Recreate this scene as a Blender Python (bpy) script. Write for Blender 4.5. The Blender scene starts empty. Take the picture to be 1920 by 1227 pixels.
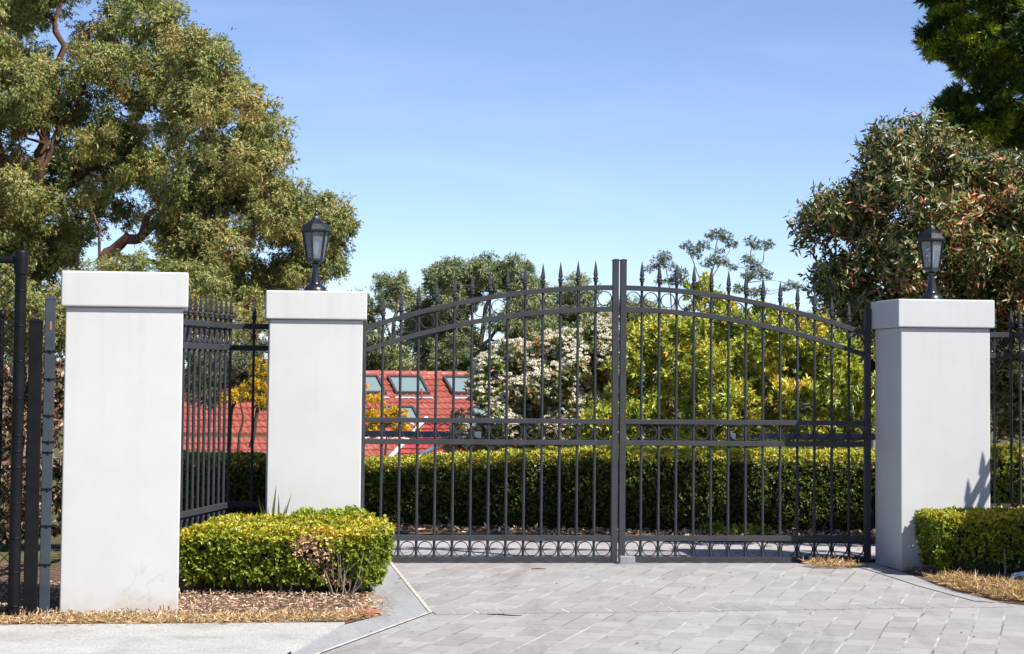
import bpy, bmesh, math, random
import numpy as np
from mathutils import Vector, Matrix, noise
random.seed(7)
S = bpy.context.scene
COL = S.collection
sin, cos, pi = math.sin, math.cos, math.pi

# ------------------------------------------------------------------ camera model (also used to survey the place)
F, PITCH, ROLL, CX, CY, EYE = 4100., .0563, .0093, 960., 467.2, 1.4232
def ray(px, py):
    u, v = px - CX, py - CY
    c, s = cos(ROLL), sin(ROLL)
    u, v = u*c + v*s, -u*s + v*c
    x, y, z = u/F, 1., -v/F
    c, s = cos(PITCH), sin(PITCH)
    return x, y*c - z*s, y*s + z*c
def at(px, py, Y):
    x, y, z = ray(px, py)
    return Vector((x*Y/y, Y, EYE + z*Y/y))

# ------------------------------------------------------------------ gate frame: t along the gate, n towards the street
GX, GY, GTH = .8122, 16.56, .105
def G(t, n=0., z=0.):
    return Vector((GX + t*cos(GTH) + n*sin(GTH), GY + t*sin(GTH) - n*cos(GTH), z))

# ------------------------------------------------------------------ object helpers
def link(o, parent=None):
    COL.objects.link(o)
    if parent is not None: o.parent = parent
    return o
def tag(o, label=None, cat=None, group=None, kind=None):
    if label: o['label'] = label
    if cat: o['category'] = cat
    if group: o['group'] = group
    if kind: o['kind'] = kind
    return o
def thing(name, label, cat, loc=(0, 0, 0), rz=0., group=None):
    o = bpy.data.objects.new(name, None)
    o.empty_display_size = .1
    o.location = loc; o.rotation_euler = (0, 0, rz)
    link(o)
    return tag(o, label, cat, group)
def dup(o, parent=None):
    c = o.copy(); link(c, parent)
    for ch in list(o.children): dup(ch, c)
    return c

class MB:
    """collects shapes, builds ONE mesh object"""
    def __init__(s): s.v = []; s.f = []; s.sm = []
    def add(s, vs, fs, smooth=False):
        b = len(s.v); s.v += [tuple(v) for v in vs]
        for f in fs: s.f.append([b+i for i in f]); s.sm.append(smooth)
    def box(s, c, d, rz=0., ax=None):
        c = Vector(c); hx, hy, hz = d[0]/2, d[1]/2, d[2]/2
        M = Matrix.Rotation(rz, 3, 'Z') if ax is None else ax
        vs = [c + M @ Vector((x*hx, y*hy, z*hz)) for z in (-1, 1) for x, y in ((-1, -1), (1, -1), (1, 1), (-1, 1))]
        s.add(vs, [(3, 2, 1, 0), (4, 5, 6, 7), (0, 1, 5, 4), (1, 2, 6, 5), (2, 3, 7, 6), (3, 0, 4, 7)])
    def tube(s, pts, r, n=8, caps=True, smooth=True):
        pts = [Vector(p) for p in pts]; k = len(pts)
        rs = r if isinstance(r, (list, tuple)) else [r]*k
        up = None; rings = []
        for i in range(k):
            d = (pts[min(i+1, k-1)] - pts[max(i-1, 0)])
            if d.length < 1e-9: d = Vector((0, 0, 1))
            d.normalize()
            if up is None: up = Vector((1, 0, 0)) if abs(d.x) < .8 else Vector((0, 1, 0))
            a = (up - d*up.dot(d)).normalized(); b = d.cross(a); up = a
            rings.append([pts[i] + (a*cos(2*pi*j/n) + b*sin(2*pi*j/n))*rs[i] for j in range(n)])
        vs = [v for R in rings for v in R]
        fs = [(i*n+j, i*n+(j+1) % n, (i+1)*n+(j+1) % n, (i+1)*n+j) for i in range(k-1) for j in range(n)]
        s.add(vs, fs, smooth)
        if caps:
            s.add(rings[0][::-1], [tuple(range(n))]); s.add(rings[-1], [tuple(range(n))])
    def lathe(s, prof, n=16, c=(0, 0, 0), smooth=True, ph=0.):
        c = Vector(c); k = len(prof)
        vs = [c + Vector((r*cos(ph+2*pi*j/n), r*sin(ph+2*pi*j/n), z)) for r, z in prof for j in range(n)]
        fs = [(i*n+j, i*n+(j+1) % n, (i+1)*n+(j+1) % n, (i+1)*n+j) for i in range(k-1) for j in range(n)]
        s.add(vs, fs, smooth)
        s.add([vs[j] for j in range(n)][::-1], [tuple(range(n))]); s.add(vs[-n:], [tuple(range(n))])
    def ring(s, c, ux, uz, R, w, d, n=28):
        """flat-bar ring: centre c in plane (ux, uz), radial width w, depth d"""
        c = Vector(c); un = ux.cross(uz).normalized(); vs = []
        for j in range(n):
            q = ux*cos(2*pi*j/n) + uz*sin(2*pi*j/n)
            for rr, dd in ((R, -d/2), (R, d/2), (R-w, d/2), (R-w, -d/2)): vs.append(c + q*rr + un*dd)
        fs = []
        for j in range(n):
            a, b = 4*j, 4*((j+1) % n)
            for q in range(4): fs.append((a+q, a+(q+1) % 4, b+(q+1) % 4, b+q))
        s.add(vs, fs, True)
    def build(s, name, m, parent=None, bevel=0., auto=True, segs=2):
        me = bpy.data.meshes.new(name); me.from_pydata(s.v, [], s.f)
        me.polygons.foreach_set('use_smooth', s.sm)
        me.materials.append(m); me.update()
        bm = bmesh.new(); bm.from_mesh(me); bmesh.ops.recalc_face_normals(bm, faces=bm.faces); bm.to_mesh(me); bm.free()
        o = bpy.data.objects.new(name, me); link(o, parent)
        if bevel:
            b = o.modifiers.new('bevel', 'BEVEL'); b.width = bevel; b.segments = segs; b.limit_method = 'ANGLE'
        return o

# ------------------------------------------------------------------ materials
def mat(name, col, rough=.6, spec=.5, metal=0.):
    m = bpy.data.materials.new(name); m.use_nodes = True
    b = m.node_tree.nodes['Principled BSDF']
    b.inputs['Base Color'].default_value = (*col, 1); b.inputs['Roughness'].default_value = rough
    b.inputs['Specular IOR Level'].default_value = spec; b.inputs['Metallic'].default_value = metal
    return m
def nn(m, t, **kw):
    n = m.node_tree.nodes.new(t)
    for k, v in kw.items():
        if hasattr(n, k): setattr(n, k, v)
        else: n.inputs[k].default_value = v
    return n
def ln(m, a, b): m.node_tree.links.new(a, b)
def bsdf(m): return m.node_tree.nodes['Principled BSDF']
def ramp(m, stops, interp='LINEAR'):
    r = nn(m, 'ShaderNodeValToRGB'); r.color_ramp.interpolation = interp
    e = r.color_ramp.elements
    while len(e) < len(stops): e.new(.5)
    for q, (p, c) in zip(e, stops): q.position = p; q.color = (*c, 1)
    return r
def coords(m, scale=(1, 1, 1), rot=0., kind='Object', loc=(0, 0, 0)):
    tc = nn(m, 'ShaderNodeTexCoord'); mp = nn(m, 'ShaderNodeMapping')
    mp.inputs['Scale'].default_value = scale; mp.inputs['Rotation'].default_value = (0, 0, rot); mp.inputs['Location'].default_value = loc
    ln(m, tc.outputs[kind], mp.inputs['Vector']); return mp.outputs['Vector']
def noisy(m, stops, scale=5., detail=6., vec=None, rough=.6, bump=0., bscale=None, dist=.02):
    n = nn(m, 'ShaderNodeTexNoise', Scale=scale, Detail=detail, Roughness=rough)
    v = vec or coords(m)
    ln(m, v, n.inputs['Vector'])
    r = ramp(m, stops); ln(m, n.outputs['Fac'], r.inputs['Fac']); ln(m, r.outputs['Color'], bsdf(m).inputs['Base Color'])
    if bump:
        n2 = nn(m, 'ShaderNodeTexNoise', Scale=bscale or scale*4, Detail=6.); ln(m, v, n2.inputs['Vector'])
        b = nn(m, 'ShaderNodeBump', Strength=bump, Distance=dist); ln(m, n2.outputs['Fac'], b.inputs['Height']); ln(m, b.outputs['Normal'], bsdf(m).inputs['Normal'])
    return r
def mix(m, fac, a, b, blend='MIX'):
    x = nn(m, 'ShaderNodeMix', data_type='RGBA', blend_type=blend)
    for sock, v in ((x.inputs[0], fac), (x.inputs[6], a), (x.inputs[7], b)):
        if isinstance(v, (float, int)): sock.default_value = v
        elif isinstance(v, tuple): sock.default_value = (*v, 1)
        else: ln(m, v, sock)
    return x.outputs[2]

# rendered masonry, painted off-white, with faint wear and hairline scuffs
def render_paint(name, a, b, seed):
    m = mat(name, a, .75, .3)
    v = coords(m, loc=(seed, seed*.7, 0))
    noisy(m, [(.3, b), (.62, a)], 1.6, 8., v, .65)
    c0 = bsdf(m).inputs['Base Color'].links[0].from_socket
    # scuff marks
    n = nn(m, 'ShaderNodeTexNoise', Scale=4.2, Detail=9., Roughness=.75, Distortion=1.6); ln(m, v, n.inputs['Vector'])
    r = ramp(m, [(0, (0, 0, 0)), (.71, (0, 0, 0)), (.80, (.5, .5, .5))]); ln(m, n.outputs['Fac'], r.inputs['Fac'])
    c1 = mix(m, r.outputs['Color'], c0, (.33, .31, .28))
    # splash dirt near the ground
    tc = nn(m, 'ShaderNodeTexCoord'); sp = nn(m, 'ShaderNodeSeparateXYZ'); ln(m, tc.outputs['Object'], sp.inputs[0])
    n3 = nn(m, 'ShaderNodeTexNoise', Scale=7., Detail=6.); ln(m, v, n3.inputs['Vector'])
    ad = nn(m, 'ShaderNodeMath', operation='MULTIPLY_ADD'); ln(m, n3.outputs['Fac'], ad.inputs[0]); ad.inputs[1].default_value = -.45; ln(m, sp.outputs['Z'], ad.inputs[2])
    r3 = ramp(m, [(0, (.45, .45, .45)), (.1, (0, 0, 0))]); mr = nn(m, 'ShaderNodeMath', operation='ADD'); ln(m, ad.outputs[0], mr.inputs[0]); mr.inputs[1].default_value = .2
    ln(m, mr.outputs[0], r3.inputs['Fac'])
    c2 = mix(m, r3.outputs['Color'], c1, (.42, .34, .26))
    # run-off streaks below the cap and hairline cracks
    n7 = nn(m, 'ShaderNodeTexNoise', Scale=1., Detail=6., Roughness=.6); ln(m, coords(m, (17, 17, .7), loc=(seed, 0, seed)), n7.inputs['Vector'])
    zz = nn(m, 'ShaderNodeMapRange'); ln(m, sp.outputs['Z'], zz.inputs['Value']); zz.inputs[1].default_value = .9; zz.inputs[2].default_value = 1.78; zz.inputs[3].default_value = .25; zz.inputs[4].default_value = 1.
    r7 = ramp(m, [(.50, (0, 0, 0)), (.72, (.20, .20, .20))]); ln(m, n7.outputs['Fac'], r7.inputs['Fac'])
    c3 = mix(m, 1., r7.outputs['Color'], zz.outputs[0], 'MULTIPLY'); c2 = mix(m, c3, c2, (.36, .35, .33))
    vo = nn(m, 'ShaderNodeTexVoronoi', feature='DISTANCE_TO_EDGE', Scale=1.5); n8 = nn(m, 'ShaderNodeTexNoise', Scale=5., Detail=6.); ln(m, v, n8.inputs['Vector'])
    vm = nn(m, 'ShaderNodeVectorMath', operation='MULTIPLY_ADD'); ln(m, n8.outputs['Color'], vm.inputs[0]); vm.inputs[1].default_value = (.35, .35, .35); ln(m, v, vm.inputs[2]); ln(m, vm.outputs[0], vo.inputs['Vector'])
    r8 = ramp(m, [(0, (.45, .45, .45)), (.006, (0, 0, 0))]); ln(m, vo.outputs['Distance'], r8.inputs['Fac'])
    n9 = nn(m, 'ShaderNodeTexNoise', Scale=1.9, Detail=3.); ln(m, v, n9.inputs['Vector']); r9 = ramp(m, [(.52, (0, 0, 0)), (.66, (1, 1, 1))]); ln(m, n9.outputs['Fac'], r9.inputs['Fac'])
    c2 = mix(m, mix(m, 1., r8.outputs['Color'], r9.outputs['Color'], 'MULTIPLY'), c2, (.30, .29, .27))
    ln(m, c2, bsdf(m).inputs['Base Color'])
    nb = nn(m, 'ShaderNodeTexNoise', Scale=55., Detail=4.); ln(m, v, nb.inputs['Vector'])
    nl = nn(m, 'ShaderNodeTexNoise', Scale=2.5, Detail=2.); ln(m, v, nl.inputs['Vector'])
    b1 = nn(m, 'ShaderNodeBump', Strength=.10, Distance=.003); ln(m, nb.outputs['Fac'], b1.inputs['Height'])
    b2 = nn(m, 'ShaderNodeBump', Strength=.22, Distance=.02); ln(m, nl.outputs['Fac'], b2.inputs['Height']); ln(m, b1.outputs['Normal'], b2.inputs['Normal'])
    ln(m, b2.outputs['Normal'], bsdf(m).inputs['Normal'])
    return m
M_PIL_A = render_paint('painted render warm', (.53, .525, .513), (.49, .485, .473), 0.)
M_PIL_B = render_paint('painted render', (.54, .535, .523), (.505, .50, .49), 3.1)
M_PIL_C = render_paint('painted render cool', (.50, .50, .502), (.468, .468, .47), 7.7)

def metal_paint(name, col, rough=.42, spec=.5, dust=.0):
    m = mat(name, col, rough, spec)
    v = coords(m)
    n = nn(m, 'ShaderNodeTexNoise', Scale=9., Detail=7., Roughness=.7); ln(m, v, n.inputs['Vector'])
    r = ramp(m, [(.35, col), (.75, tuple(c*1.35+dust for c in col))]); ln(m, n.outputs['Fac'], r.inputs['Fac']); ln(m, r.outputs['Color'], bsdf(m).inputs['Base Color'])
    r2 = ramp(m, [(.3, (rough-.08,)*3), (.7, (rough+.12,)*3)]); ln(m, n.outputs['Fac'], r2.inputs['Fac']); ln(m, r2.outputs['Color'], bsdf(m).inputs['Roughness'])
    return m
M_GATE = metal_paint('charcoal powder coat', (.038, .039, .044), .55, .12, .005)
M_BAR = metal_paint('charcoal bar coat', (.031, .033, .039), .5, .14, .004)
M_LAMP = metal_paint('black lamp enamel', (.010, .011, .014), .28, .6)
M_BLACK = metal_paint('black pvc coat', (.005, .005, .006), .45, .18, .001)
M_SLATE = metal_paint('slate post coat', (.035, .044, .055), .55, .2, .006)
M_SCUFF = metal_paint('scuffed black steel', (.005, .005, .006), .55, .12, .003)
M_STEEL = metal_paint('weathered galvanised', (.17, .18, .19), .6, .4, .05)
M_ZINC = metal_paint('blue grey arm coat', (.075, .095, .13), .5, .25, .008)
M_RUST = mat('rust spot', (.32, .12, .05), .8)
M_BULB = mat('frosted bulb', (.93, .93, .95), .35)
M_SOCK = mat('lamp holder', (.25, .25, .26), .5)
def glass(name):
    m = bpy.data.materials.new(name); m.use_nodes = True; nt = m.node_tree; nt.nodes.clear()
    out = nn(m, 'ShaderNodeOutputMaterial'); tr = nn(m, 'ShaderNodeBsdfTransparent'); gl = nn(m, 'ShaderNodeBsdfGlossy', Roughness=.06)
    tr.inputs['Color'].default_value = (.93, .95, .97, 1); di = nn(m, 'ShaderNodeBsdfDiffuse'); di.inputs['Color'].default_value = (.6, .66, .75, 1)  # pale blue diffuse share imitates sky reflections on the panes
    fr = nn(m, 'ShaderNodeFresnel', IOR=1.5); m1 = nn(m, 'ShaderNodeMixShader'); m2 = nn(m, 'ShaderNodeMixShader'); m2.inputs[0].default_value = .17
    ln(m, fr.outputs[0], m1.inputs[0]); ln(m, tr.outputs[0], m1.inputs[1]); ln(m, gl.outputs[0], m1.inputs[2])
    ln(m, m1.outputs[0], m2.inputs[1]); ln(m, di.outputs[0], m2.inputs[2]); ln(m, m2.outputs[0], out.inputs[0])
    return m
M_GLASS = glass('lantern glass')

def leaf_mat(name, stops, rough=.5, trans=.25, spec=.4):
    """colour from each leaf's own tint value"""
    m = mat(name, stops[0][1], rough, spec)
    a = nn(m, 'ShaderNodeAttribute', attribute_name='tint'); r = ramp(m, stops); ln(m, a.outputs['Fac'], r.inputs['Fac'])
    ln(m, r.outputs['Color'], bsdf(m).inputs['Base Color'])
    t = nn(m, 'ShaderNodeBsdfTranslucent'); br = mix(m, 1., r.outputs['Color'], (1.15, 1.15, .6), 'MULTIPLY'); ln(m, br, t.inputs['Color'])
    x = nn(m, 'ShaderNodeMixShader'); x.inputs[0].default_value = trans
    ln(m, bsdf(m).outputs[0], x.inputs[1]); ln(m, t.outputs[0], x.inputs[2])
    ln(m, x.outputs[0], m.node_tree.nodes['Material Output'].inputs['Surface'])
    return m
L_EUC = leaf_mat('eucalypt leaves', [(0, (0.124, 0.172, 0.055)), (.45, (0.258, 0.282, 0.079)), (.75, (0.422, 0.366, 0.121)), (.93, (0.588, 0.376, 0.156)), (1, (0.709, 0.401, 0.200))], .42, .2)
L_EUC2 = leaf_mat('grey eucalypt leaves', [(0, (0.137, 0.185, 0.084)), (.5, (0.243, 0.283, 0.128)), (.85, (0.384, 0.392, 0.199)), (1, (0.550, 0.458, 0.248))], .5, .2)
L_GUM = leaf_mat('distant gum leaves', [(0, (0.090, 0.128, 0.083)), (.5, (0.149, 0.194, 0.128)), (1, (0.254, 0.269, 0.164))], .5, .25)
L_CON = leaf_mat('conifer sprays', [(0, (0.035, 0.077, 0.015)), (.5, (0.087, 0.148, 0.018)), (.8, (0.332, 0.407, 0.018)), (1, (0.585, 0.634, 0.029))], .6, .2)  # upper stops put the golden sunlit look of sprays into leaf colour
L_VIB = leaf_mat('bronze evergreen leaves', [(0, (0.064, 0.091, 0.029)), (.4, (0.129, 0.150, 0.041)), (.68, (0.242, 0.204, 0.071)), (.82, (0.434, 0.206, 0.104)), (.93, (0.712, 0.231, 0.123)), (1, (0.850, 0.369, 0.206))], .36, .15, .55)
L_YEL = leaf_mat('yellow green glossy leaves', [(0, (0.096, 0.137, 0.027)), (.35, (0.250, 0.313, 0.042)), (.7, (0.518, 0.552, 0.074)), (.95, (0.767, 0.699, 0.120)), (1, (0.807, 0.498, 0.106))], .34, .25, .5)
L_PHO = leaf_mat('photinia leaves', [(0, (0.119, 0.174, 0.052)), (.6, (0.254, 0.270, 0.079)), (.85, (0.508, 0.316, 0.142)), (1, (0.850, 0.286, 0.170))], .42, .2)
L_FLO = leaf_mat('cream blossom', [(0, (.50, .40, .30)), (.45, (.66, .59, .48)), (1, (.84, .81, .70))], .8, .2, .1)
L_WAT = leaf_mat('yellow wattle', [(0, (0.216, 0.210, 0.024)), (.4, (0.567, 0.378, 0.024)), (1, (0.837, 0.532, 0.024))], .7, .3, .2)
L_GRY = leaf_mat('grey green scrub leaves', [(0, (0.063, 0.081, 0.042)), (.7, (0.140, 0.161, 0.084)), (1, (0.280, 0.224, 0.112))], .55, .2)
L_RED = leaf_mat('mixed dry leaves', [(0, (0.048, 0.060, 0.024)), (.4, (0.108, 0.108, 0.036)), (.6, (0.288, 0.144, 0.096)), (1, (0.504, 0.336, 0.240))], .55, .2)
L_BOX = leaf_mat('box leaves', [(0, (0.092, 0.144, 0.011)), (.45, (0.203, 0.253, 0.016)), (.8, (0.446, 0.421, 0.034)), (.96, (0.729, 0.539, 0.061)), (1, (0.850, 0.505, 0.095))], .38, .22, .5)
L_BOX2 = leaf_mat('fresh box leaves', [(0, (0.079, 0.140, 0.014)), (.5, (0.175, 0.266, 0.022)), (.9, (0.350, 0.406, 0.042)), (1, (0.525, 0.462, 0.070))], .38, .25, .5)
L_BOXD = leaf_mat('dark box leaves', [(0, (0.033, 0.057, 0.007)), (.5, (0.068, 0.098, 0.009)), (.9, (0.157, 0.183, 0.012)), (1, (.44, .42, .05))], .4, .2, .45)  # older leaves, darkened further for shaded faces; last stop imitates the sunlit top
L_DEAD = leaf_mat('dead box leaves', [(0, (0.250, 0.139, 0.085)), (.6, (0.530, 0.325, 0.203)), (1, (0.780, 0.552, 0.372))], .7, .2, .2)
L_STRAW = leaf_mat('dry straw', [(0, (0.278, 0.161, 0.075)), (.5, (0.632, 0.430, 0.224)), (1, (0.850, 0.699, 0.448))], .8, .15, .2)
L_CHIP = leaf_mat('bark chips and dry leaves', [(0, (0.100, 0.060, 0.041)), (.4, (0.362, 0.235, 0.160)), (.75, (0.653, 0.469, 0.338)), (1, (0.850, 0.844, 0.675))], .85, .05, .2)
L_GRASS = leaf_mat('grass blades', [(0, (0.120, 0.180, 0.045)), (1, (0.360, 0.435, 0.105))], .5, .3)
def bark(name, a, b, sc=3.):
    m = mat(name, a, .85, .2); v = coords(m, (sc*3, sc*3, sc*.5)); noisy(m, [(.3, a), (.7, b)], 1.5, 8., v, .7, .5, 5., .05); return m
B_EUC = bark('red brown bark', (.045, .026, .018), (.19, .10, .065), 1.)
B_GUM = bark('pale gum bark', (.16, .13, .11), (.40, .34, .28), 1.)
B_DARK = bark('dark bark', (.035, .026, .02), (.10, .075, .055), 4.)
B_GREY = bark('grey twig bark', (.20, .165, .13), (.46, .39, .32), 8.)

# ------------------------------------------------------------------ foliage machinery
def unit(a): return a/np.maximum(np.linalg.norm(a, axis=-1, keepdims=True), 1e-9)
def leaf_mesh(name, P, A, N, L, W, tint, m, parent=None, fold=.12):
    """every leaf is a folded rhombus: base, left, tip, right"""
    n = len(P)
    A = unit(A); Sd = unit(np.cross(A, N)); Nn = np.cross(Sd, A)
    L = np.broadcast_to(np.asarray(L, float), (n,))[:, None]; W = np.broadcast_to(np.asarray(W, float), (n,))[:, None]
    V = np.empty((n, 4, 3))
    mid = P + A*L*.45
    V[:, 0] = P; V[:, 1] = mid + Sd*W*.5 + Nn*W*fold; V[:, 2] = P + A*L - Nn*L*.12; V[:, 3] = mid - Sd*W*.5 + Nn*W*fold
    me = bpy.data.meshes.new(name)
    me.vertices.add(n*4); me.vertices.foreach_set('co', V.astype(np.float32).ravel())
    b = np.arange(n, dtype=np.int32)[:, None]*4
    idx = (b + np.array([0, 2, 1, 0, 3, 2], np.int32)[None]).ravel()
    me.loops.add(n*6); me.loops.foreach_set('vertex_index', idx)
    me.polygons.add(n*2); me.polygons.foreach_set('loop_start', np.arange(n*2, dtype=np.int32)*3)
    at_ = me.attributes.new('tint', 'FLOAT', 'FACE'); at_.data.foreach_set('value', np.repeat(np.clip(tint, 0, 1), 2).astype(np.float32))
    me.materials.append(m); me.update(calc_edges=True)
    return link(bpy.data.objects.new(name, me), parent)
def sprigs(rng, P, A, k, L, spread, jit=.35, stem=.6):
    """k leaves round each shoot (P, axis A); returns leaf bases, axes, normals, shoot index"""
    n = len(P); A = unit(A)
    R = unit(rng.normal(size=(n, k, 3))); Ax = np.repeat(A[:, None], k, 1)
    R = unit(R - Ax*(R*Ax).sum(-1, keepdims=True))
    sp = spread*rng.uniform(.6, 1.25, (n, k, 1))
    D = unit(Ax*np.cos(sp) + R*np.sin(sp) + rng.normal(size=(n, k, 3))*jit*.3)
    B = P[:, None] + Ax*(rng.uniform(0, 1, (n, k, 1))*L*stem)
    Nn = Ax - D*(Ax*D).sum(-1, keepdims=True) + rng.normal(size=(n, k, 3))*jit
    return B.reshape(-1, 3), D.reshape(-1, 3), unit(Nn).reshape(-1, 3), np.repeat(np.arange(n), k)
def inside(poly, X, Y):
    ok = np.zeros(len(X), bool); j = len(poly)-1
    for i in range(len(poly)):
        xi, yi = poly[i]; xj, yj = poly[j]
        if yi != yj: ok ^= ((yi > Y) != (yj > Y)) & (X < (xj-xi)*(Y-yi)/(yj-yi)+xi)
        j = i
    return ok
def edge_dist(poly, X, Y):
    d = np.full(len(X), 1e9)
    for i in range(len(poly)):
        a = np.array(poly[i-1], float); b = np.array(poly[i], float); ab = b-a
        t = np.clip(((X-a[0])*ab[0]+(Y-a[1])*ab[1])/(ab@ab), 0, 1)
        d = np.minimum(d, np.hypot(X-a[0]-t*ab[0], Y-a[1]-t*ab[1]))
    return d
def clumps_in(rng, poly, Y, n, r, depth, gaps=(), front=.0):
    """branch-end clumps through the volume of a crown whose outline is surveyed as poly; r in px at distance Y"""
    xs = [p[0] for p in poly]; ys = [p[1] for p in poly]
    X = rng.uniform(min(xs), max(xs), 40000); Z = rng.uniform(min(ys), max(ys), 40000)
    k = inside(poly, X, Z); X, Z = X[k], Z[k]
    e = edge_dist(poly, X, Z); R = rng.uniform(r[0], r[1], len(X)); k = e > R*.72; X, Z, e, R = X[k], Z[k], e[k], R[k]
    for gx, gy, gr in gaps:
        k = np.hypot(X-gx, Z-gy) > gr + R*.8; X, Z, e, R = X[k], Z[k], e[k], R[k]
    out = []
    for i in range(len(X)):
        h = min(depth, e[i]*1.1 + 8); dz = random.uniform(-1, 1-front)*h
        c = np.array((X[i], Z[i], dz))
        if all((c[0]-o[0])**2+(c[1]-o[1])**2+(c[2]-o[2])**2 > (.68*min(R[i], o[3]))**2 for o in out):
            out.append((X[i], Z[i], dz, R[i]))
            if len(out) >= n: break
    s = Y/F
    return [(np.array(at(x, z, Y + dz*s)), rr*s) for x, z, dz, rr in out]
def crown(rng, name, parent, cl, m, per, L, W, k=5, droop=.5, spread=.9, flat=.8, shell=.45, tint=(.45, .2), cvar=.12, upn=.3, outw=.7, sub=0, outn=.8, stem=.6):
    """leafy shoots in each clump; more in its outer shell, hanging or rising by droop"""
    PP, AA, TT, QQ = [], [], [], []
    for c, r in cl:
        n = max(6, int(per*r*r))
        d = unit(rng.normal(size=(n, 3)))
        if sub:   # shoots gather in smaller bunches inside the clump
            bd = unit(rng.normal(size=(sub, 3))); br = rng.uniform(.45, 1., (sub, 1))
            j = rng.integers(0, sub, n); q = bd[j]*br[j] + rng.normal(size=(n, 3))*.17
        else: q = d*rng.uniform(0, 1, (n, 1))**shell
        q[:, 2] *= flat
        PP.append(c + q*r); QQ.append(unit(q))
        a = unit(q)*outw + rng.normal(size=(n, 3))*.35; a[:, 2] -= droop
        AA.append(a)
        TT.append(np.full(n, tint[0] + rng.normal()*cvar) + (rng.normal(size=sub)[j]*cvar*.8 if sub else 0))
    P = np.concatenate(PP); A = np.concatenate(AA); T = np.concatenate(TT)
    B, D, N, i = sprigs(rng, P, A, k, L, spread, stem=stem)
    N = unit(N) + np.concatenate(QQ)[i]*outn; N[:, 2] += upn
    N -= unit(D)*(N*unit(D)).sum(1, keepdims=True)*.5
    n = len(B)
    return leaf_mesh(name, B, D, N, L*rng.uniform(.65, 1.25, n), W*rng.uniform(.7, 1.2, n), T[i] + rng.normal(size=n)*tint[1], m, parent)
def limbs(mb, rng, paths, cl, r1, twig=.02, reach=.75, n=6):
    """paths: [(points, r_start, r_end)]; then a bough from the nearest path node to every clump"""
    nodes = []
    for pts, ra, rb in paths:
        pts = [Vector(p) for p in pts]; fine = []
        for a, b in zip(pts, pts[1:]):
            for q in range(4): fine.append(a.lerp(b, q/4))
        fine.append(pts[-1]); k = len(fine)
        L = (pts[-1]-pts[0]).length
        fine = [p + Vector(rng.normal(size=3))*L*.012*(0 < i < k-1) for i, p in enumerate(fine)]
        rs = [ra + (rb-ra)*i/(k-1) for i in range(k)]
        mb.tube(fine, rs, 8); nodes += list(zip(fine, rs))
    for c, r in cl:
        c = Vector(c)
        p, pr = min(nodes, key=lambda q: (q[0]-c).length + (1.5*max(0, q[0].z-c.z)))
        mid = p.lerp(c, .5) + Vector(rng.normal(size=3))*.08*(c-p).length + Vector((0, 0, -.06*(c-p).length))
        a = min(pr*.7, r1)
        mb.tube([p, p.lerp(mid, .5), mid, mid.lerp(c, .6), c], [a, a*.8, a*.6, a*.4, twig*.5], 5)
        for q in range(4):
            e = c + Vector(rng.normal(size=3)).normalized()*r*reach; mb.tube([mid.lerp(c, .4+.15*q), c.lerp(e, .5), e], [twig*.7, twig*.5, twig*.25], 4, caps=False)

# ------------------------------------------------------------------ world, sun, camera
SUNV = Vector((cos(math.radians(-39.3)), sin(math.radians(-39.3)), math.tan(math.radians(47.5)))).normalized()
W = bpy.data.worlds.new('World'); S.world = W; W.use_nodes = True
nt = W.node_tree; bg = nt.nodes['Background']
sky = nt.nodes.new('ShaderNodeTexSky'); sky.sky_type = 'NISHITA'; sky.sun_disc = False
sky.sun_elevation = math.radians(47.5); sky.sun_rotation = math.atan2(SUNV.x, SUNV.y)
sky.altitude = 0; sky.air_density = .50; sky.dust_density = .2; sky.ozone_density = 1.9
tcw = nt.nodes.new('ShaderNodeTexCoord'); mpw = nt.nodes.new('ShaderNodeMapping'); mpw.inputs['Scale'].default_value = (5, 5, 26); nt.links.new(tcw.outputs['Generated'], mpw.inputs['Vector'])
cn = nt.nodes.new('ShaderNodeTexNoise'); cn.inputs['Scale'].default_value = 1.3; cn.inputs['Detail'].default_value = 7; cn.inputs['Distortion'].default_value = .6; nt.links.new(mpw.outputs[0], cn.inputs['Vector'])
cr = nt.nodes.new('ShaderNodeValToRGB'); cr.color_ramp.elements[0].position = .55; cr.color_ramp.elements[0].color = (0, 0, 0, 1); cr.color_ramp.elements[1].position = .85; cr.color_ramp.elements[1].color = (.13, .13, .13, 1); nt.links.new(cn.outputs['Fac'], cr.inputs['Fac'])
cm = nt.nodes.new('ShaderNodeMix'); cm.data_type = 'RGBA'; nt.links.new(cr.outputs['Color'], cm.inputs[0]); nt.links.new(sky.outputs[0], cm.inputs[6]); cm.inputs[7].default_value = (5.2, 6.2, 7.2, 1)      # faint high wisps
ct = nt.nodes.new('ShaderNodeMix'); ct.data_type = 'RGBA'; ct.blend_type = 'MULTIPLY'; ct.inputs[0].default_value = 1; ct.inputs[7].default_value = (1.02, .975, 1.005, 1); nt.links.new(cm.outputs[2], ct.inputs[6])
nt.links.new(ct.outputs[2], bg.inputs['Color']); bg.inputs['Strength'].default_value = .115
sl = bpy.data.lights.new('sun', 'SUN'); sl.energy = 5.0; sl.angle = math.radians(.5); sl.color = (1., .965, .90)
so = bpy.data.objects.new('sun', sl); link(so); so.rotation_euler = SUNV.to_track_quat('Z', 'Y').to_euler(); so.location = (6, 4, 12)

cd = bpy.data.cameras.new('camera'); co = bpy.data.objects.new('camera', cd); link(co)
cd.sensor_fit = 'HORIZONTAL'; cd.sensor_width = 36; cd.lens = F/1920*36; cd.clip_end = 3000; cd.clip_start = .1
cd.shift_x = 0; cd.shift_y = -(613.5-CY)/1920
fwd = Vector((0, cos(PITCH), sin(PITCH))); up0 = Vector((0, -sin(PITCH), cos(PITCH))); rt0 = Vector((1, 0, 0))
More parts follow.
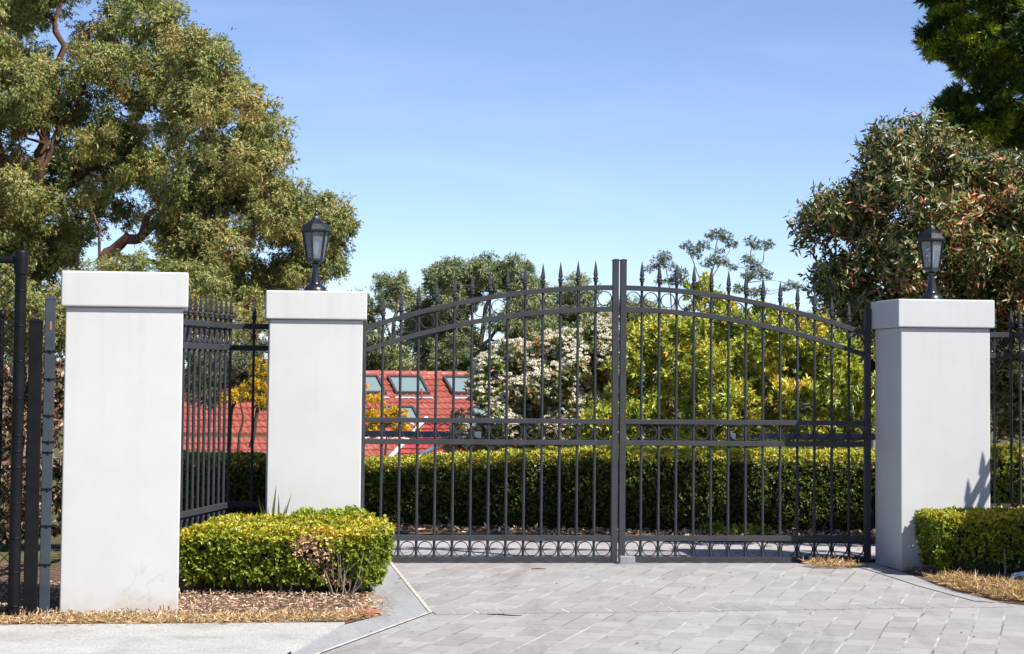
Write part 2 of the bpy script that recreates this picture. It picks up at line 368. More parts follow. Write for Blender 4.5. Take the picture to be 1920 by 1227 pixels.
# scene leans clockwise by ROLL: image right axis r and up axis u
r_ = rt0*cos(ROLL) + up0*sin(ROLL); u_ = -rt0*sin(ROLL) + up0*cos(ROLL)
co.matrix_world = Matrix(((r_.x, u_.x, -fwd.x, 0), (r_.y, u_.y, -fwd.y, 0), (r_.z, u_.z, -fwd.z, EYE), (0, 0, 0, 1)))
S.camera = co
S.view_settings.view_transform = 'Standard'; S.view_settings.look = 'None'; S.view_settings.exposure = .68; S.view_settings.gamma = 1
S.cycles.max_bounces = 6; S.cycles.transparent_max_bounces = 12

# ------------------------------------------------------------------ ground, driveway, paths
def ground_z(y): return -.03 if y < 22 else max(-4.6, -.03 - (y-22)*.121)
def sheet(name, poly, z, m, kind='structure'):
    mb = MB(); mb.add([(x, y, z) for x, y in poly], [tuple(range(len(poly)))])
    o = mb.build(name, m); tag(o, kind=kind); return o
m = mat('soil and rough grass', (.10, .09, .05), .95, .1); noisy(m, [(.3, (.06, .05, .03)), (.55, (.10, .10, .04)), (.75, (.17, .15, .07))], .8, 9., None, .7, .6, 6., .1)
mb = MB()
xs = [-900, -300, -120, -60, -30, -15, -6, 0, 6, 15, 30, 60, 120, 300, 900]; ys = [-60, 0, 12, 22, 30, 40, 50, 60, 100, 160, 300, 600, 1400]
mb.add([(x, y, ground_z(y)) for y in ys for x in xs], [(j*len(xs)+i, j*len(xs)+i+1, (j+1)*len(xs)+i+1, (j+1)*len(xs)+i) for j in range(len(ys)-1) for i in range(len(xs)-1)], True)
tag(mb.build('ground', m), kind='structure')

def paver(name, bw, rh, rot, off=.5, jw=.007, cross=.82, base=((.298, .284, .277), (.366, .353, .347), (.332, .317, .309)), sand=.5):
    """courses rh wide with sanded long joints and faint cross joints every bw"""
    m = mat(name, base[0], .8, .25); v = coords(m, rot=rot)
    nd = nn(m, 'ShaderNodeTexNoise', Scale=2.2, Detail=4.); ln(m, v, nd.inputs['Vector'])
    va = nn(m, 'ShaderNodeVectorMath', operation='MULTIPLY_ADD'); ln(m, nd.outputs['Color'], va.inputs[0]); va.inputs[1].default_value = (.022, .022, 0); ln(m, v, va.inputs[2])
    b = nn(m, 'ShaderNodeTexBrick'); b.offset = off; b.squash = 1
    for k, q in (('Scale', 1.), ('Mortar Size', .006), ('Mortar Smooth', .4), ('Brick Width', bw), ('Row Height', rh), ('Bias', 0.)): b.inputs[k].default_value = q
    b.inputs['Color1'].default_value = (0, 0, 0, 1); b.inputs['Color2'].default_value = (1, 1, 1, 1); b.inputs['Mortar'].default_value = (.5, .5, .5, 1)
    ln(m, va.outputs[0], b.inputs['Vector'])
    sp = nn(m, 'ShaderNodeSeparateXYZ'); ln(m, va.outputs[0], sp.inputs[0])
    dv = nn(m, 'ShaderNodeMath', operation='MODULO'); ad = nn(m, 'ShaderNodeMath', operation='ADD'); ln(m, sp.outputs['Y'], ad.inputs[0]); ad.inputs[1].default_value = 100*rh + rh/2
    ln(m, ad.outputs[0], dv.inputs[0]); dv.inputs[1].default_value = rh
    sb = nn(m, 'ShaderNodeMath', operation='SUBTRACT'); ln(m, dv.outputs[0], sb.inputs[0]); sb.inputs[1].default_value = rh/2
    ab = nn(m, 'ShaderNodeMath', operation='ABSOLUTE'); ln(m, sb.outputs[0], ab.inputs[0])
    n4 = nn(m, 'ShaderNodeTexNoise', Scale=7., Detail=4.); ln(m, v, n4.inputs['Vector'])
    jn = nn(m, 'ShaderNodeMath', operation='MULTIPLY_ADD'); ln(m, n4.outputs['Fac'], jn.inputs[0]); jn.inputs[1].default_value = jw*1.9; jn.inputs[2].default_value = -jw*.25
    lt = nn(m, 'ShaderNodeMath', operation='LESS_THAN'); ln(m, ab.outputs[0], lt.inputs[0]); ln(m, jn.outputs[0], lt.inputs[1])
    r = ramp(m, [(0, base[0]), (.5, base[2]), (1, base[1])]); ln(m, b.outputs['Color'], r.inputs['Fac'])
    n1 = nn(m, 'ShaderNodeTexNoise', Scale=.9, Detail=6., Roughness=.6); ln(m, v, n1.inputs['Vector'])
    n2 = nn(m, 'ShaderNodeTexNoise', Scale=38., Detail=6., Roughness=.75); ln(m, coords(m, (.35, 1, 1), rot), n2.inputs['Vector'])
    r1 = ramp(m, [(.35, (.97, .93, .925)), (.65, (1.04, 1.06, 1.08))]); ln(m, n1.outputs['Fac'], r1.inputs['Fac'])
    r2 = ramp(m, [(.3, (.84, .84, .84)), (.7, (1.12, 1.12, 1.12))]); ln(m, n2.outputs['Fac'], r2.inputs['Fac'])
    c = mix(m, 1., mix(m, 1., r.outputs['Color'], r1.outputs['Color'], 'MULTIPLY'), r2.outputs['Color'], 'MULTIPLY')
    c = mix(m, b.outputs['Fac'], c, mix(m, 1., c, (cross, cross*.98, cross*.96), 'MULTIPLY'))
    n3 = nn(m, 'ShaderNodeTexNoise', Scale=1.7, Detail=5., Roughness=.65); ln(m, v, n3.inputs['Vector'])
    r3 = ramp(m, [(sand-.08, (.19, .175, .165)), (sand-.01, (.30, .285, .27)), (sand+.09, (.48, .465, .445))]); ln(m, n3.outputs['Fac'], r3.inputs['Fac'])
    n6 = nn(m, 'ShaderNodeTexNoise', Scale=1.3, Detail=7., Roughness=.7, Distortion=.8); ln(m, coords(m, (2.4, .35, 1), 0., loc=(3, 1, 0)), n6.inputs['Vector'])
    r6 = ramp(m, [(.30, (.80, .78, .77)), (.48, (1, 1, 1)), (.75, (1.05, 1.05, 1.05))]); ln(m, n6.outputs['Fac'], r6.inputs['Fac'])
    c = mix(m, 1., c, r6.outputs['Color'], 'MULTIPLY')
    ln(m, mix(m, lt.outputs[0], c, r3.outputs['Color']), bsdf(m).inputs['Base Color'])
    iv = nn(m, 'ShaderNodeMath', operation='MULTIPLY_ADD'); ln(m, lt.outputs[0], iv.inputs[0]); iv.inputs[1].default_value = -.9; ln(m, n2.outputs['Fac'], iv.inputs[2])
    bp = nn(m, 'ShaderNodeBump', Strength=.5, Distance=.005); ln(m, iv.outputs[0], bp.inputs['Height']); ln(m, bp.outputs['Normal'], bsdf(m).inputs['Normal'])
    return m
AX = math.radians(90-14)     # long joints lean about 14 degrees right of the view
M_PAVE = paver('stamped pavers', .27, .160, -AX, .5, .0076, .70)
M_PAVE2 = paver('stamped pavers inner', .30, .178, -AX, .5, .007, base=((.36, .33, .32), (.43, .40, .39), (.40, .37, .36)))
M_EDGE = paver('edge pavers', .13, .9, -math.radians(10), 0., .0012, .93, base=((.305, .308, .315), (.345, .347, .352), (.325, .328, .334)))
M_HEAD = paver('header pavers', 3., 9., 0., 0., .0, 1.)
LEFT_EDGE = [(-1.30, 9.2), (-1.09, 11.07), (-.91, 12.36), (-.74, 12.83), (-.80, 13.25), (-.86, 13.7), (-.98, 14.6), (-1.10, 15.6), (-1.12, 16.35)]
RIGHT_EDGE = [(2.86, 16.9), (2.80, 16.3), (2.86, 15.9), (2.91, 14.93), (3.09, 13.91), (3.22, 13.76), (3.7, 13.55), (7., 13.2), (7., 9.2)]
GATE_LINE = 16.42
drive = LEFT_EDGE[:-1] + [(-1.12, 16.36), (2.85, 16.78)] + RIGHT_EDGE[1:]
sheet('driveway', drive, 0., M_PAVE)
sheet('inner_driveway', [(-1.60, 16.364), (2.62, 16.766), (3.1, 17.6), (5.2, 18.6), (1.4, 18.75), (-.4, 19.15), (-1.9, 19.5), (-3.4, 19.6), (-2.9, 18.2)], -.004, M_PAVE2)
inner = [(-1.17, 9.2), (-.95, 11.08), (-.46, 13.0), (-.86, 16.17), (-.88, 16.37)]
sheet('driveway_border', LEFT_EDGE[:-1] + [(-1.12, 16.35)] + inner[::-1], .004, M_EDGE)
M_SAND = mat('joint sand', (.55, .52, .47), .9, .1); noisy(M_SAND, [(.35, (.36, .33, .30)), (.6, (.60, .57, .52))], 9.)
mb = MB()
for a, b in zip(inner[:-1], inner[1:]):
    a = Vector((*a, 0)); b = Vector((*b, 0)); d = (b-a).normalized(); p = Vector((-d.y, d.x, 0))*.011
    mb.add([a-p+Vector((0, 0, .008)), a+p+Vector((0, 0, .008)), b+p+Vector((0, 0, .008)), b-p+Vector((0, 0, .008))], [(0, 1, 2, 3)])
tag(mb.build('border_joint', M_SAND), kind='structure')
# one course of headers across the drive: each brick a slab on a sanded bed
mb = MB(); a0 = Vector((-.45, 13.03, 0)); a1 = Vector((3.10, 13.75, 0)); hd = (a1-a0).normalized(); hp = Vector((-hd.y, hd.x, 0)); nh = 27
for i in range(nh):
    p = a0 + (a1-a0)*(i+.5)/nh; w2 = (a1-a0).length/nh/2 - random.uniform(.0035, .007); sk = random.uniform(-.006, .006)
    mb.add([p + hd*(x*w2+sk) + hp*y*.118 + Vector((0, 0, z)) for z in (.001, .0045) for x, y in ((-1, -1), (1, -1), (1, 1), (-1, 1))], [(4, 5, 6, 7), (0, 1, 5, 4), (1, 2, 6, 5), (2, 3, 7, 6), (3, 0, 4, 7)])
tag(mb.build('header_course', M_HEAD), kind='structure')
mb = MB(); mb.add([a0 + hp*-.117 + Vector((0, 0, .003)), a1 + hp*-.117 + Vector((0, 0, .003)), a1 + hp*.117 + Vector((0, 0, .003)), a0 + hp*.117 + Vector((0, 0, .003))], [(0, 1, 2, 3)])
tag(mb.build('header_sand', M_SAND), kind='structure')
# right border band along the kerbless edge
sheet('driveway_edge_band', [(2.80, 16.3), (2.86, 15.9), (2.91, 14.93), (3.09, 13.91), (3.12, 13.84), (2.95, 13.97), (2.78, 14.9), (2.66, 15.9), (2.55, 16.66), (2.78, 16.70)], .0044, M_EDGE)
# gate line: a dark drain joint under the gate with a pale strip behind it
mb = MB(); mb.box(G(0, .045, .004), (3.86, .014, .004), GTH)
tag(mb.build('gate_joint', mat('dark joint gap', (.04, .035, .035), .9)), kind='structure')

m = mat('broom finished concrete', (.45, .44, .42), .9, .2); noisy(m, [(.3, (.38, .37, .35)), (.7, (.49, .48, .46))], 2.2, 10., None, .7, .4, 90., .004)
c0 = bsdf(m).inputs['Base Color'].links[0].from_socket
n = nn(m, 'ShaderNodeTexNoise', Scale=75., Detail=3.); ln(m, coords(m, (1, .35, 1)), n.inputs['Vector']); r = ramp(m, [(.3, (.8, .8, .8)), (.7, (1.1, 1.1, 1.1))]); ln(m, n.outputs['Fac'], r.inputs['Fac'])
ln(m, mix(m, 1., c0, r.outputs['Color'], 'MULTIPLY'), bsdf(m).inputs['Base Color'])
c0 = bsdf(m).inputs['Base Color'].links[0].from_socket
n = nn(m, 'ShaderNodeTexNoise', Scale=1.6, Detail=8., Roughness=.7, Distortion=.7); ln(m, coords(m), n.inputs['Vector']); r = ramp(m, [(.34, (.78, .75, .71)), (.5, (1, 1, 1)), (.8, (1.05, 1.05, 1.05))]); ln(m, n.outputs['Fac'], r.inputs['Fac'])
ln(m, mix(m, 1., c0, r.outputs['Color'], 'MULTIPLY'), bsdf(m).inputs['Base Color'])
M_CONC = m
mb = MB(); fp = [(-9, 12.02), (-2.79, 12.08), (-.918, 12.355), (-1.088, 11.07), (-1.298, 9.2), (-9, 9.2)]
mb.add([(x, y, -.02) for x, y in fp] + [(x, y, .016) for x, y in fp], [tuple(range(6, 12)), (0, 1, 7, 6), (1, 2, 8, 7), (2, 3, 9, 8)])
tag(mb.build('footpath', M_CONC), kind='structure')

M_MULCH = mat('mulch', (.14, .09, .06), .95, .1); noisy(M_MULCH, [(.3, (.07, .045, .03)), (.5, (.17, .11, .075)), (.72, (.34, .22, .13))], 14., 9., None, .75, 1., 40., .03)
MUL_L = [(-9, 12.03), (-2.79, 12.09), (-.93, 12.36), (-.76, 12.84), (-.82, 13.25), (-.88, 13.7), (-1.0, 14.6), (-1.12, 15.6), (-1.14, 16.33), (-2.0, 16.3), (-9, 15.5)]
MUL_R = [(2.81, 16.3), (2.87, 15.9), (2.92, 14.93), (3.10, 13.92), (3.23, 13.77), (3.7, 13.56), (7., 13.21), (7., 17.2), (2.83, 16.75)]
MUL_B = [(-3.2, 19.62), (-1.9, 19.52), (-.4, 19.17), (1.4, 18.77), (5.2, 18.62), (7, 18.6), (7, 22), (-3.2, 22)]
sheet('mulch_bed', MUL_L, .003, M_MULCH); sheet('mulch_bed', MUL_R, .003, M_MULCH); sheet('mulch_bed', MUL_B, .003, M_MULCH)

def litter(name, label, cat, poly, n, L, Wd, m, z=.012, seed=1, lift=.35, tint=(.5, .25), kind='stuff', heap=0.):
    rng = np.random.default_rng(seed); xs = [p[0] for p in poly]; ys = [p[1] for p in poly]
    X = rng.uniform(min(xs), max(xs), n*6); Y = rng.uniform(min(ys), max(ys), n*6); k = inside(poly, X, Y); X, Y = X[k][:n], Y[k][:n]
    e = edge_dist(poly, X, Y); n = len(X)
    Z = z + rng.uniform(0, .018, n) + heap*np.clip(e/.15, 0, 1)*rng.uniform(0, 1, n)
    A = rng.normal(size=(n, 3)); A[:, 2] = np.abs(rng.normal(size=n))*lift
    N = rng.normal(size=(n, 3))*.45 + np.array((0, 0, 1.))
    o = leaf_mesh(name, np.stack([X, Y, Z], 1), A, N, L*rng.uniform(.4, 1.5, n), Wd*rng.uniform(.5, 1.6, n), rng.normal(size=n)*tint[1]+tint[0], m)
    return tag(o, label, cat, kind=kind)
litter('bark_mulch', None, None, [(-4, 12.2), (-2.79, 12.2), (-.95, 12.42), (-.76, 12.86), (-.82, 13.3), (-.95, 14.2), (-2.3, 14.4), (-4, 14.4)], 17000, .026, .008, L_CHIP, seed=2, tint=(.5, .2))
litter('dry_grass', None, None, [(-4, 12.07), (-2.79, 12.10), (-.94, 12.38), (-.78, 12.78), (-1.3, 12.72), (-1.9, 12.56), (-4, 12.42)], 8000, .042, .0042, L_STRAW, seed=3, lift=.55)
litter('dry_grass', None, None, [(2.93, 15.25), (2.96, 14.55), (3.11, 13.98), (3.30, 13.80), (3.75, 13.75), (3.7, 14.35), (3.3, 14.75), (3.12, 15.3)], 8500, .06, .0042, L_STRAW, seed=4, lift=.55, heap=.05)
litter('bark_mulch', None, None, [(2.86, 16.2), (2.95, 15.2), (3.15, 14.3), (3.8, 13.8), (4.4, 13.9), (4.4, 16.6), (2.9, 16.5)], 9000, .026, .008, L_CHIP, seed=5, tint=(.35, .25))
litter('leaf_litter', None, None, [(-1.9, 19.54), (-.4, 19.2), (1.4, 18.8), (4.5, 18.7), (4.5, 19.6), (-1.9, 20.3)], 3500, .05, .025, L_CHIP, seed=6, tint=(.4, .3))
o = litter('straw_tuft', 'flat tuft of dry straw lying on the pavers in front of the right gate leaf', 'straw', [(2.19, 16.40), (2.25, 16.2), (2.45, 16.16), (2.62, 16.3), (2.55, 16.45), (2.35, 16.47)], 700, .06, .0045, L_STRAW, seed=8, lift=.5, kind=None, heap=.02)
litter('dry_grass', None, None, [(-4, 11.92), (-2.6, 12.0), (-1.6, 12.12), (-.98, 12.28), (-.93, 12.40), (-4, 12.15)], 520, .045, .005, L_STRAW, z=.02, seed=9, lift=.25)
litter('dry_grass', None, None, [(-.95, 12.32), (-.66, 12.80), (-.74, 13.5), (-.86, 14.0), (-.98, 14.0), (-.84, 13.2), (-.82, 12.8)], 260, .04, .005, L_STRAW, z=.01, seed=10, lift=.2)
# scattered leaf scraps on the paving
rng = np.random.default_rng(77)
tag(leaf_mesh('leaf_scraps', np.stack([rng.uniform(-.9, 3.6, 90), rng.uniform(11.2, 16.3, 90), np.full(90, .009)], 1), rng.normal(size=(90, 3))*np.array((1, 1, .1)), rng.normal(size=(90, 3))*.2+np.array((0, 0, 1)), .03, .012, rng.uniform(0, .6, 90), L_CHIP), kind='stuff')

# ------------------------------------------------------------------ pillars
def bevel_box(name, d, c, m, parent, bev):
    mb = MB(); mb.box(c, d); return mb.build(name, m, parent, bevel=bev, segs=3)
def pillar(x, y, th, z, label, m):
    t = thing('pillar', label, 'pillar', (x, y, z), th, 'rendered gate pillars')
    bevel_box('shaft', (.678, .678, 1.79+.08), (0, 0, .875-.02), m, t, .010)
    bevel_box('cap', (.733, .733, .208), (0, 0, 1.896), m, t, .011)
    return t
PIL_A = pillar(-2.3095, 13.11, .150, -.0105, 'tall white rendered pillar without a lamp, beside the black chain link fence', M_PIL_A)
PIL_B = pillar(-1.458, 16.222, .122, 0, 'white rendered pillar carrying a lamp, at the left gate leaf behind the low hedge', M_PIL_B)
PIL_C = pillar(3.1613, 16.456, .115, -.012, 'pale grey rendered pillar carrying a lamp, with the shadow of spikes on its face', M_PIL_C)

# ------------------------------------------------------------------ pillar lamps
def lamp(x, y, z, th, label):
    t = thing('pillar_lamp', label, 'lamp', (x, y, z), th, 'lamps on the gate pillars')
    mb = MB(); mb.lathe([(.099, 0), (.101, .006), (.099, .014), (.084, .018), (.082, .026), (.078, .036), (.066, .048), (.050, .057), (.043, .062), (.040, .075), (.033, .11), (.027, .15), (.024, .185), (.024, .200), (.030, .205), (.030, .212), (.024, .216)], 24)
    mb.build('base', M_LAMP, t)
    mb = MB(); mb.lathe([(.026, .214), (.050, .224), (.064, .232), (.070, .236), (.070, .250), (.062, .250)], 6, smooth=False, ph=pi/6)
    for j in range(6):
        a = pi/6 + j*pi/3; q = Vector((cos(a), sin(a), 0))
        mb.tube([q*.066 + Vector((0, 0, .243)), q*.100 + Vector((0, 0, .452))], [.0075, .0085], 4, smooth=False)
    mb.lathe([(.104, .444), (.106, .456), (.090, .456)], 6, smooth=False, ph=pi/6)
    mb.build('lantern_frame', M_LAMP, t)
    for j in range(6):
        a = pi/6 + j*pi/3; b = a + pi/3; mb = MB()
        q = [Vector((cos(a), sin(a), 0)), Vector((cos(b), sin(b), 0))]
        o = (q[0]+q[1]).normalized()*.0015
        vs = [q[0]*.063, q[1]*.063, q[1]*.096, q[0]*.096]; zs = (.245, .245, .450, .450)
        vs = [v + Vector((0, 0, zz)) for v, zz in zip(vs, zs)]
        mb.add(vs + [v - o*2 for v in vs], [(0, 1, 2, 3), (7, 6, 5, 4), (0, 4, 5, 1), (1, 5, 6, 2), (2, 6, 7, 3), (3, 7, 4, 0)])
        mb.build('glass_pane', M_GLASS, t)
    mb = MB(); mb.lathe([(.100, .450), (.124, .452), (.126, .457), (.112, .468), (.098, .486), (.080, .508), (.056, .528), (.034, .544), (.024, .556), (.020, .566)], 6, smooth=False, ph=pi/6)
    mb.build('roof', M_LAMP, t)
    mb = MB(); mb.lathe([(.020, .560), (.014, .568), (.012, .576), (.018, .582), (.018, .588), (.010, .594), (.008, .602), (.012, .608), (.009, .616), (.003, .632)], 10)
    mb.build('finial', M_LAMP, t)
    mb = MB(); mb.lathe([(.016, .250), (.016, .285)], 10); mb.build('bulb_holder', M_SOCK, t)
    mb = MB(); mb.lathe([(.014, .285), (.018, .300), (.024, .325), (.026, .345), (.022, .368), (.010, .380), (.002, .383)], 12); mb.build('bulb', M_BULB, t)
    return t
pB = PIL_B.location; pC = PIL_C.location
lamp(pB.x, pB.y, 2.0, .12 - .35, 'black six sided lantern on the pillar left of the gate')
lamp(pC.x, pC.y, 1.988, .11 - .28, 'black six sided lantern on the pillar right of the gate')

# ------------------------------------------------------------------ spears, gate leaves, fence panels
UT = Vector((1, 0, 0)); UZ = Vector((0, 0, 1))
def spear_mesh():
    mb = MB()
    mb.lathe([(.0115, 0.), (.0115, .030), (.019, .033), (.019, .040), (.0135, .044), (.021, .050), (.0215, .058), (.013, .066)], 10)
    mb.lathe([(.010, .062), (.0195, .080), (.0185, .090), (.011, .140), (.001, .192)], 4, smooth=False, ph=pi/4+.2)
    return mb
_sp = None
def spear(parent, x, z, m=None):
    global _sp
    if _sp is None:
        _sp = spear_mesh().build('spearhead', M_BAR, parent); o = _sp
    else:
        o = _sp.copy(); link(o, parent)
    o.parent = parent; o.location = (x, 0, z); return o
ARC_T, ARC_D = 1.912, .328
def arch(t): return 2.0885 - ARC_D*(abs(t)/ARC_T)**2*(1+.0*abs(t))
def sweep_rail(mb, ts, zf, h, d):
    vs = []; fs = []
    for t in ts:
        z = zf(t); vs += [(t, -d/2, z-h), (t, d/2, z-h), (t, d/2, z), (t, -d/2, z)]
    k = len(ts)
    for i in range(k-1):
        for q in range(4): fs.append((4*i+q, 4*i+(q+1) % 4, 4*i+4+(q+1) % 4, 4*i+4+q))
    fs += [(0, 1, 2, 3), (4*k-1, 4*k-2, 4*k-3, 4*k-4)]
    mb.add(vs, fs)
Z1, Z2, Z3, Z4 = 1.077, .918, .204, .045
SP = .1337
def gate_leaf(s, label):
    t = thing('gate_leaf', label, 'gate', G(0, 0, 0), GTH, 'leaves of the double gate')
    lo, hi = sorted((s*.0065 + .0045, s*.0525 + .0045)); ctr = (lo+hi)/2
    olo, ohi = (1.903, 1.950) if s > 0 else (-1.953, -1.906)
    st = MB(); st.box((ctr, 0, (2.276+.008)/2), (hi-lo, .05, 2.268)); o = st.build('stile', M_GATE, t, bevel=.003)
    cp = MB(); cp.lathe([(.036, 2.274), (.036, 2.283), (.010, 2.289)], 4, smooth=False, ph=pi/4); c = cp.build('stile_cap', M_GATE, o); c.location = (ctr, 0, 0)
    st = MB(); st.box(((olo+ohi)/2, 0, .97 if s > 0 else .92), (ohi-olo, .05, 1.93 if s > 0 else 1.83)); st.build('stile', M_GATE, t, bevel=.003)
    for z in (.32, 1.50):
        hb = MB(); x = s*1.965; hb.tube([(x, .0, z-.05), (x, .0, z+.05)], .014, 10); hb.box((x + s*.02, .0, z), (.05, .012, .07)); hb.build('hinge', M_BLACK, t)
    a, b = (hi, olo) if s > 0 else (ohi, lo)
    ts = [a + (b-a)*i/36 for i in range(37)]
    mb = MB(); sweep_rail(mb, ts, arch, .038, .040); mb.build('arched_rail', M_GATE, t, bevel=.0025)
    mb = MB(); sweep_rail(mb, ts, lambda q: arch(q)-.1635, .038, .040); mb.build('arched_rail', M_GATE, t, bevel=.0025)
    for z, h in ((Z1, .037), (Z2, .039), (Z3, .041), (Z4, .040)):
        mb = MB(); mb.box(((a+b)/2, 0, z-h/2), (b-a, .040, h)); mb.build('rail', M_GATE, t, bevel=.0025)
    bars = [s*(.1775 + SP*i) for i in range(13)]
    proto = None
    for x in bars:
        mb = MB(); mb.tube([(x, 0, Z4-.002), (x, 0, arch(x)+.002)], .0105, 10); o = mb.build('bar', M_BAR, t)
        spear(o, x, arch(x)-.002)
    cs = [s*(.1775 - SP/2 + SP*i) for i in range(14)]
    for i, x in enumerate(cs):
        if i == 0: x = (hi + bars[0]-.0105)/2 if s > 0 else (lo + bars[0]+.0105)/2
        if i == 13: x = (olo + bars[-1])/2 if s > 0 else (ohi + bars[-1])/2
        for z in (arch(x)-.038-.0625, (Z1-.037+Z2)/2, (Z3-.041+Z4)/2):
            mb = MB(); mb.ring((x, 0, z), UT, UZ, .0560, .0062, .016); mb.build('ring', M_BAR, t)
    return t
gate_leaf(-1, 'left leaf of the arched charcoal metal gate, hinged beside the lamp pillar behind the hedge')
gate_leaf(1, 'right leaf of the arched charcoal metal gate, its hinge side in the pillar shadow')
# gate stop block on the ground
t = thing('gate_stop', 'small worn grey metal stop block on the paving where the gate leaves meet', 'gate stop', G(.06, .09, 0), GTH)
mb = MB(); mb.box((0, 0, .031), (.118, .075, .056)); mb.build('block', M_STEEL, t, bevel=.008)
mb = MB(); mb.box((0, 0, .0035), (.14, .10, .006)); mb.build('base_plate', M_STEEL, t, bevel=.001)
# automatic opener arms on the gate's inner side
def opener(s, t0, t1, label):
    t = thing('gate_opener', label, 'gate opener', G(0, 0, 0), GTH, 'opener arms behind the gate')
    mb = MB(); mb.box(((t0+t1)/2, .085, .952), (t1-t0, .06, .045)); mb.build('housing', M_ZINC, t, bevel=.008)
    e = t0 if s > 0 else t1; mb = MB(); mb.tube([(e, .085, .95), (e - s*.22, .08, .95)], .011, 10); mb.build('ram', M_ZINC, t)
    mb = MB(); mb.box((e - s*.24, .05, .95), (.05, .085, .05)); mb.build('bracket', M_ZINC, t, bevel=.003)
opener(-1, -1.95, -1.30, 'blue grey opener arm behind the left gate leaf')
opener(1, 1.12, 2.02, 'blue grey opener arm behind the right gate leaf, touching the pillar')

FZ = (1.765, 1.605, .450, .295)
def fence_panel(p, q, label, bars, posts=()):
    d = q - p; L = math.hypot(d.x, d.y); th = math.atan2(d.y, d.x)
    t = thing('fence_panel', label, 'fence', (p.x, p.y, 0), th, 'charcoal spear top fence panels')
    for z in FZ:
        mb = MB(); mb.box((L/2, 0, z-.02), (L, .040, .040)); mb.build('rail', M_GATE, t, bevel=.0025)
    for x in bars:
        mb = MB(); mb.tube([(x, 0, FZ[3]-.04), (x, 0, FZ[0]+.002)], .0105, 10); o = mb.build('bar', M_BAR, t); spear(o, x, FZ[0]-.002)
    for x in [b - SP/2 for b in bars] + [bars[-1] + SP/2]:
        if x < .05 or x > L-.05: continue
        for z in ((FZ[0]-.04+FZ[1])/2, (FZ[2]-.04+FZ[3])/2):
            mb = MB(); mb.ring((x, 0, z), UT, UZ, .0565, .0062, .016); mb.build('ring', M_BAR, t)
    for x in posts:
        mb = MB(); mb.box((x, 0, .9), (.05, .05, 1.80)); mb.build('post', M_GATE, t, bevel=.003)
    return t
CL = G(-2.895); AE = Vector((-2.46, 13.46, 0)); BL = G(-2.55)
dl = (AE-CL).normalized(); L1 = (AE-CL).length
fence_panel(CL + dl*.021, AE, 'long spear top fence panel receding between the tall bare pillar and the corner', [.045 + SP*i for i in range(int((L1-.08)/SP))])
fence_panel(CL, BL, 'short shaded fence panel with one bar, left of the lamp pillar at the hedge', [.021+SP])
CR = G(3.10); CE = G(2.55); DE = CR + (G(0, 1.80) - G(0, 0)) + (G(.26) - G(0))
fence_panel(CE, CR, 'short spear top fence panel at the right edge, beside the shaded pillar', [.378, .511])
dr = (DE-CR).normalized(); L2 = (DE-CR).length
fence_panel(CR + dr*.021, DE, 'spear top fence panel coming forward at the right edge, casting the spike shadow', [.045 + SP*i for i in range(int((L2-.08)/SP))])
PIL_D = pillar(DE.x + .33, DE.y - .30, .12, 0, 'off white pillar at the far right end of the fence, shading the low hedge', M_PIL_C)

# ------------------------------------------------------------------ chain link fence and posts at the left edge
pr = Vector((-2.790, 12.42, 0))
t = thing('chain_link_fence', 'black chain link fence panel with a round end post at the left edge', 'fence', pr)
mb = MB(); mb.tube([(0, 0, -.02), (0, 0, 2.04)], .034, 20); po = mb.build('post', M_BLACK, t)
mb = MB(); mb.lathe([(.041, 2.0), (.041, 2.075), (.038, 2.088), (.02, 2.094)], 20); mb.lathe([(.040, 1.955), (.040, 2.0)], 20); mb.build('post_cap', M_BLACK, po)
for z in (1.86, 1.66, 1.46, 1.25, 1.04, 1.0, .95, .86, .66, .46, .27, .08):
    mb = MB(); mb.ring((0, 0, z), Vector((1, 0, .05)).normalized(), Vector((0, 1, 0)), .0375, .005, .007, 16); mb.build('tie_wire', M_BLACK, po)
mb = MB(); mb.tube([(-.02, 0, 2.035), (-1.8, .05, 2.035)], .021, 14); mb.build('top_rail', M_BLACK, t)
mb = MB(); mb.tube([(-.02, 0, .06), (-1.8, .05, .06)], .017, 12); mb.build('bottom_rail', M_BLACK, t)
mb = MB(); h0, h1, w = .05, 2.02, 1.78
k = -h1
d = .072
i = 0
def wire(a, b, y): mb.tube([(-a[0], y+a[0]*.028, a[1]), (-b[0], y+b[0]*.028, b[1])], .0026, 4, caps=False)
s = -(h1-h0)
while s < w:
    x0, x1 = max(0, s), min(w, s + h1-h0)
    if x1 > x0:
        wire((x0, h0 + x0-s), (x1, h0 + x1-s), .003); wire((x0, h1 - (x0-s)), (x1, h1 - (x1-s)), -.003)
    s += d
mb.build('chain_mesh', M_BLACK, t)
def sq_post(x, y, h, w, m, label, ties=(), mark=False, scuff=False):
    t = thing('square_post', label, 'post', (x, y, 0), .2)
    mb = MB(); mb.box((0, 0, h/2-.01), (w, w, h+.02)); p = mb.build('post_body', m, t, bevel=.004)
    mb = MB(); mb.lathe([(w*.74, h), (w*.74, h+.012), (w*.25, h+.022)], 4, smooth=False, ph=pi/4); mb.build('cap', m, t)
    for z in ties:
        mb = MB(); mb.box((0, 0, z), (w+.010, w+.010, .007)); mb.tube([(-.004, -w/2-.004, z), (.004, -w/2-.010, z+.003), (.012, -w/2-.006, z-.006)], .004, 6)
        mb.build('tie_wire', M_BLACK, t)
    if mark:
        mb = MB(); mb.box((.004, -w/2-.0015, h-.15), (.013, .003, .05)); mb.build('rust_mark', M_RUST, t, bevel=.001)
    return t
sq_post(-2.715, 12.50, 1.68, .078, M_SCUFF, 'scuffed black square steel post between the round post and the slate post')
sq_post(-2.660, 12.62, 1.815, .060, M_SLATE, 'slate grey square post with wire ties and a rusty mark near its top', [.30, .52, .73, .94, 1.15, 1.36, 1.52, 1.0], True)
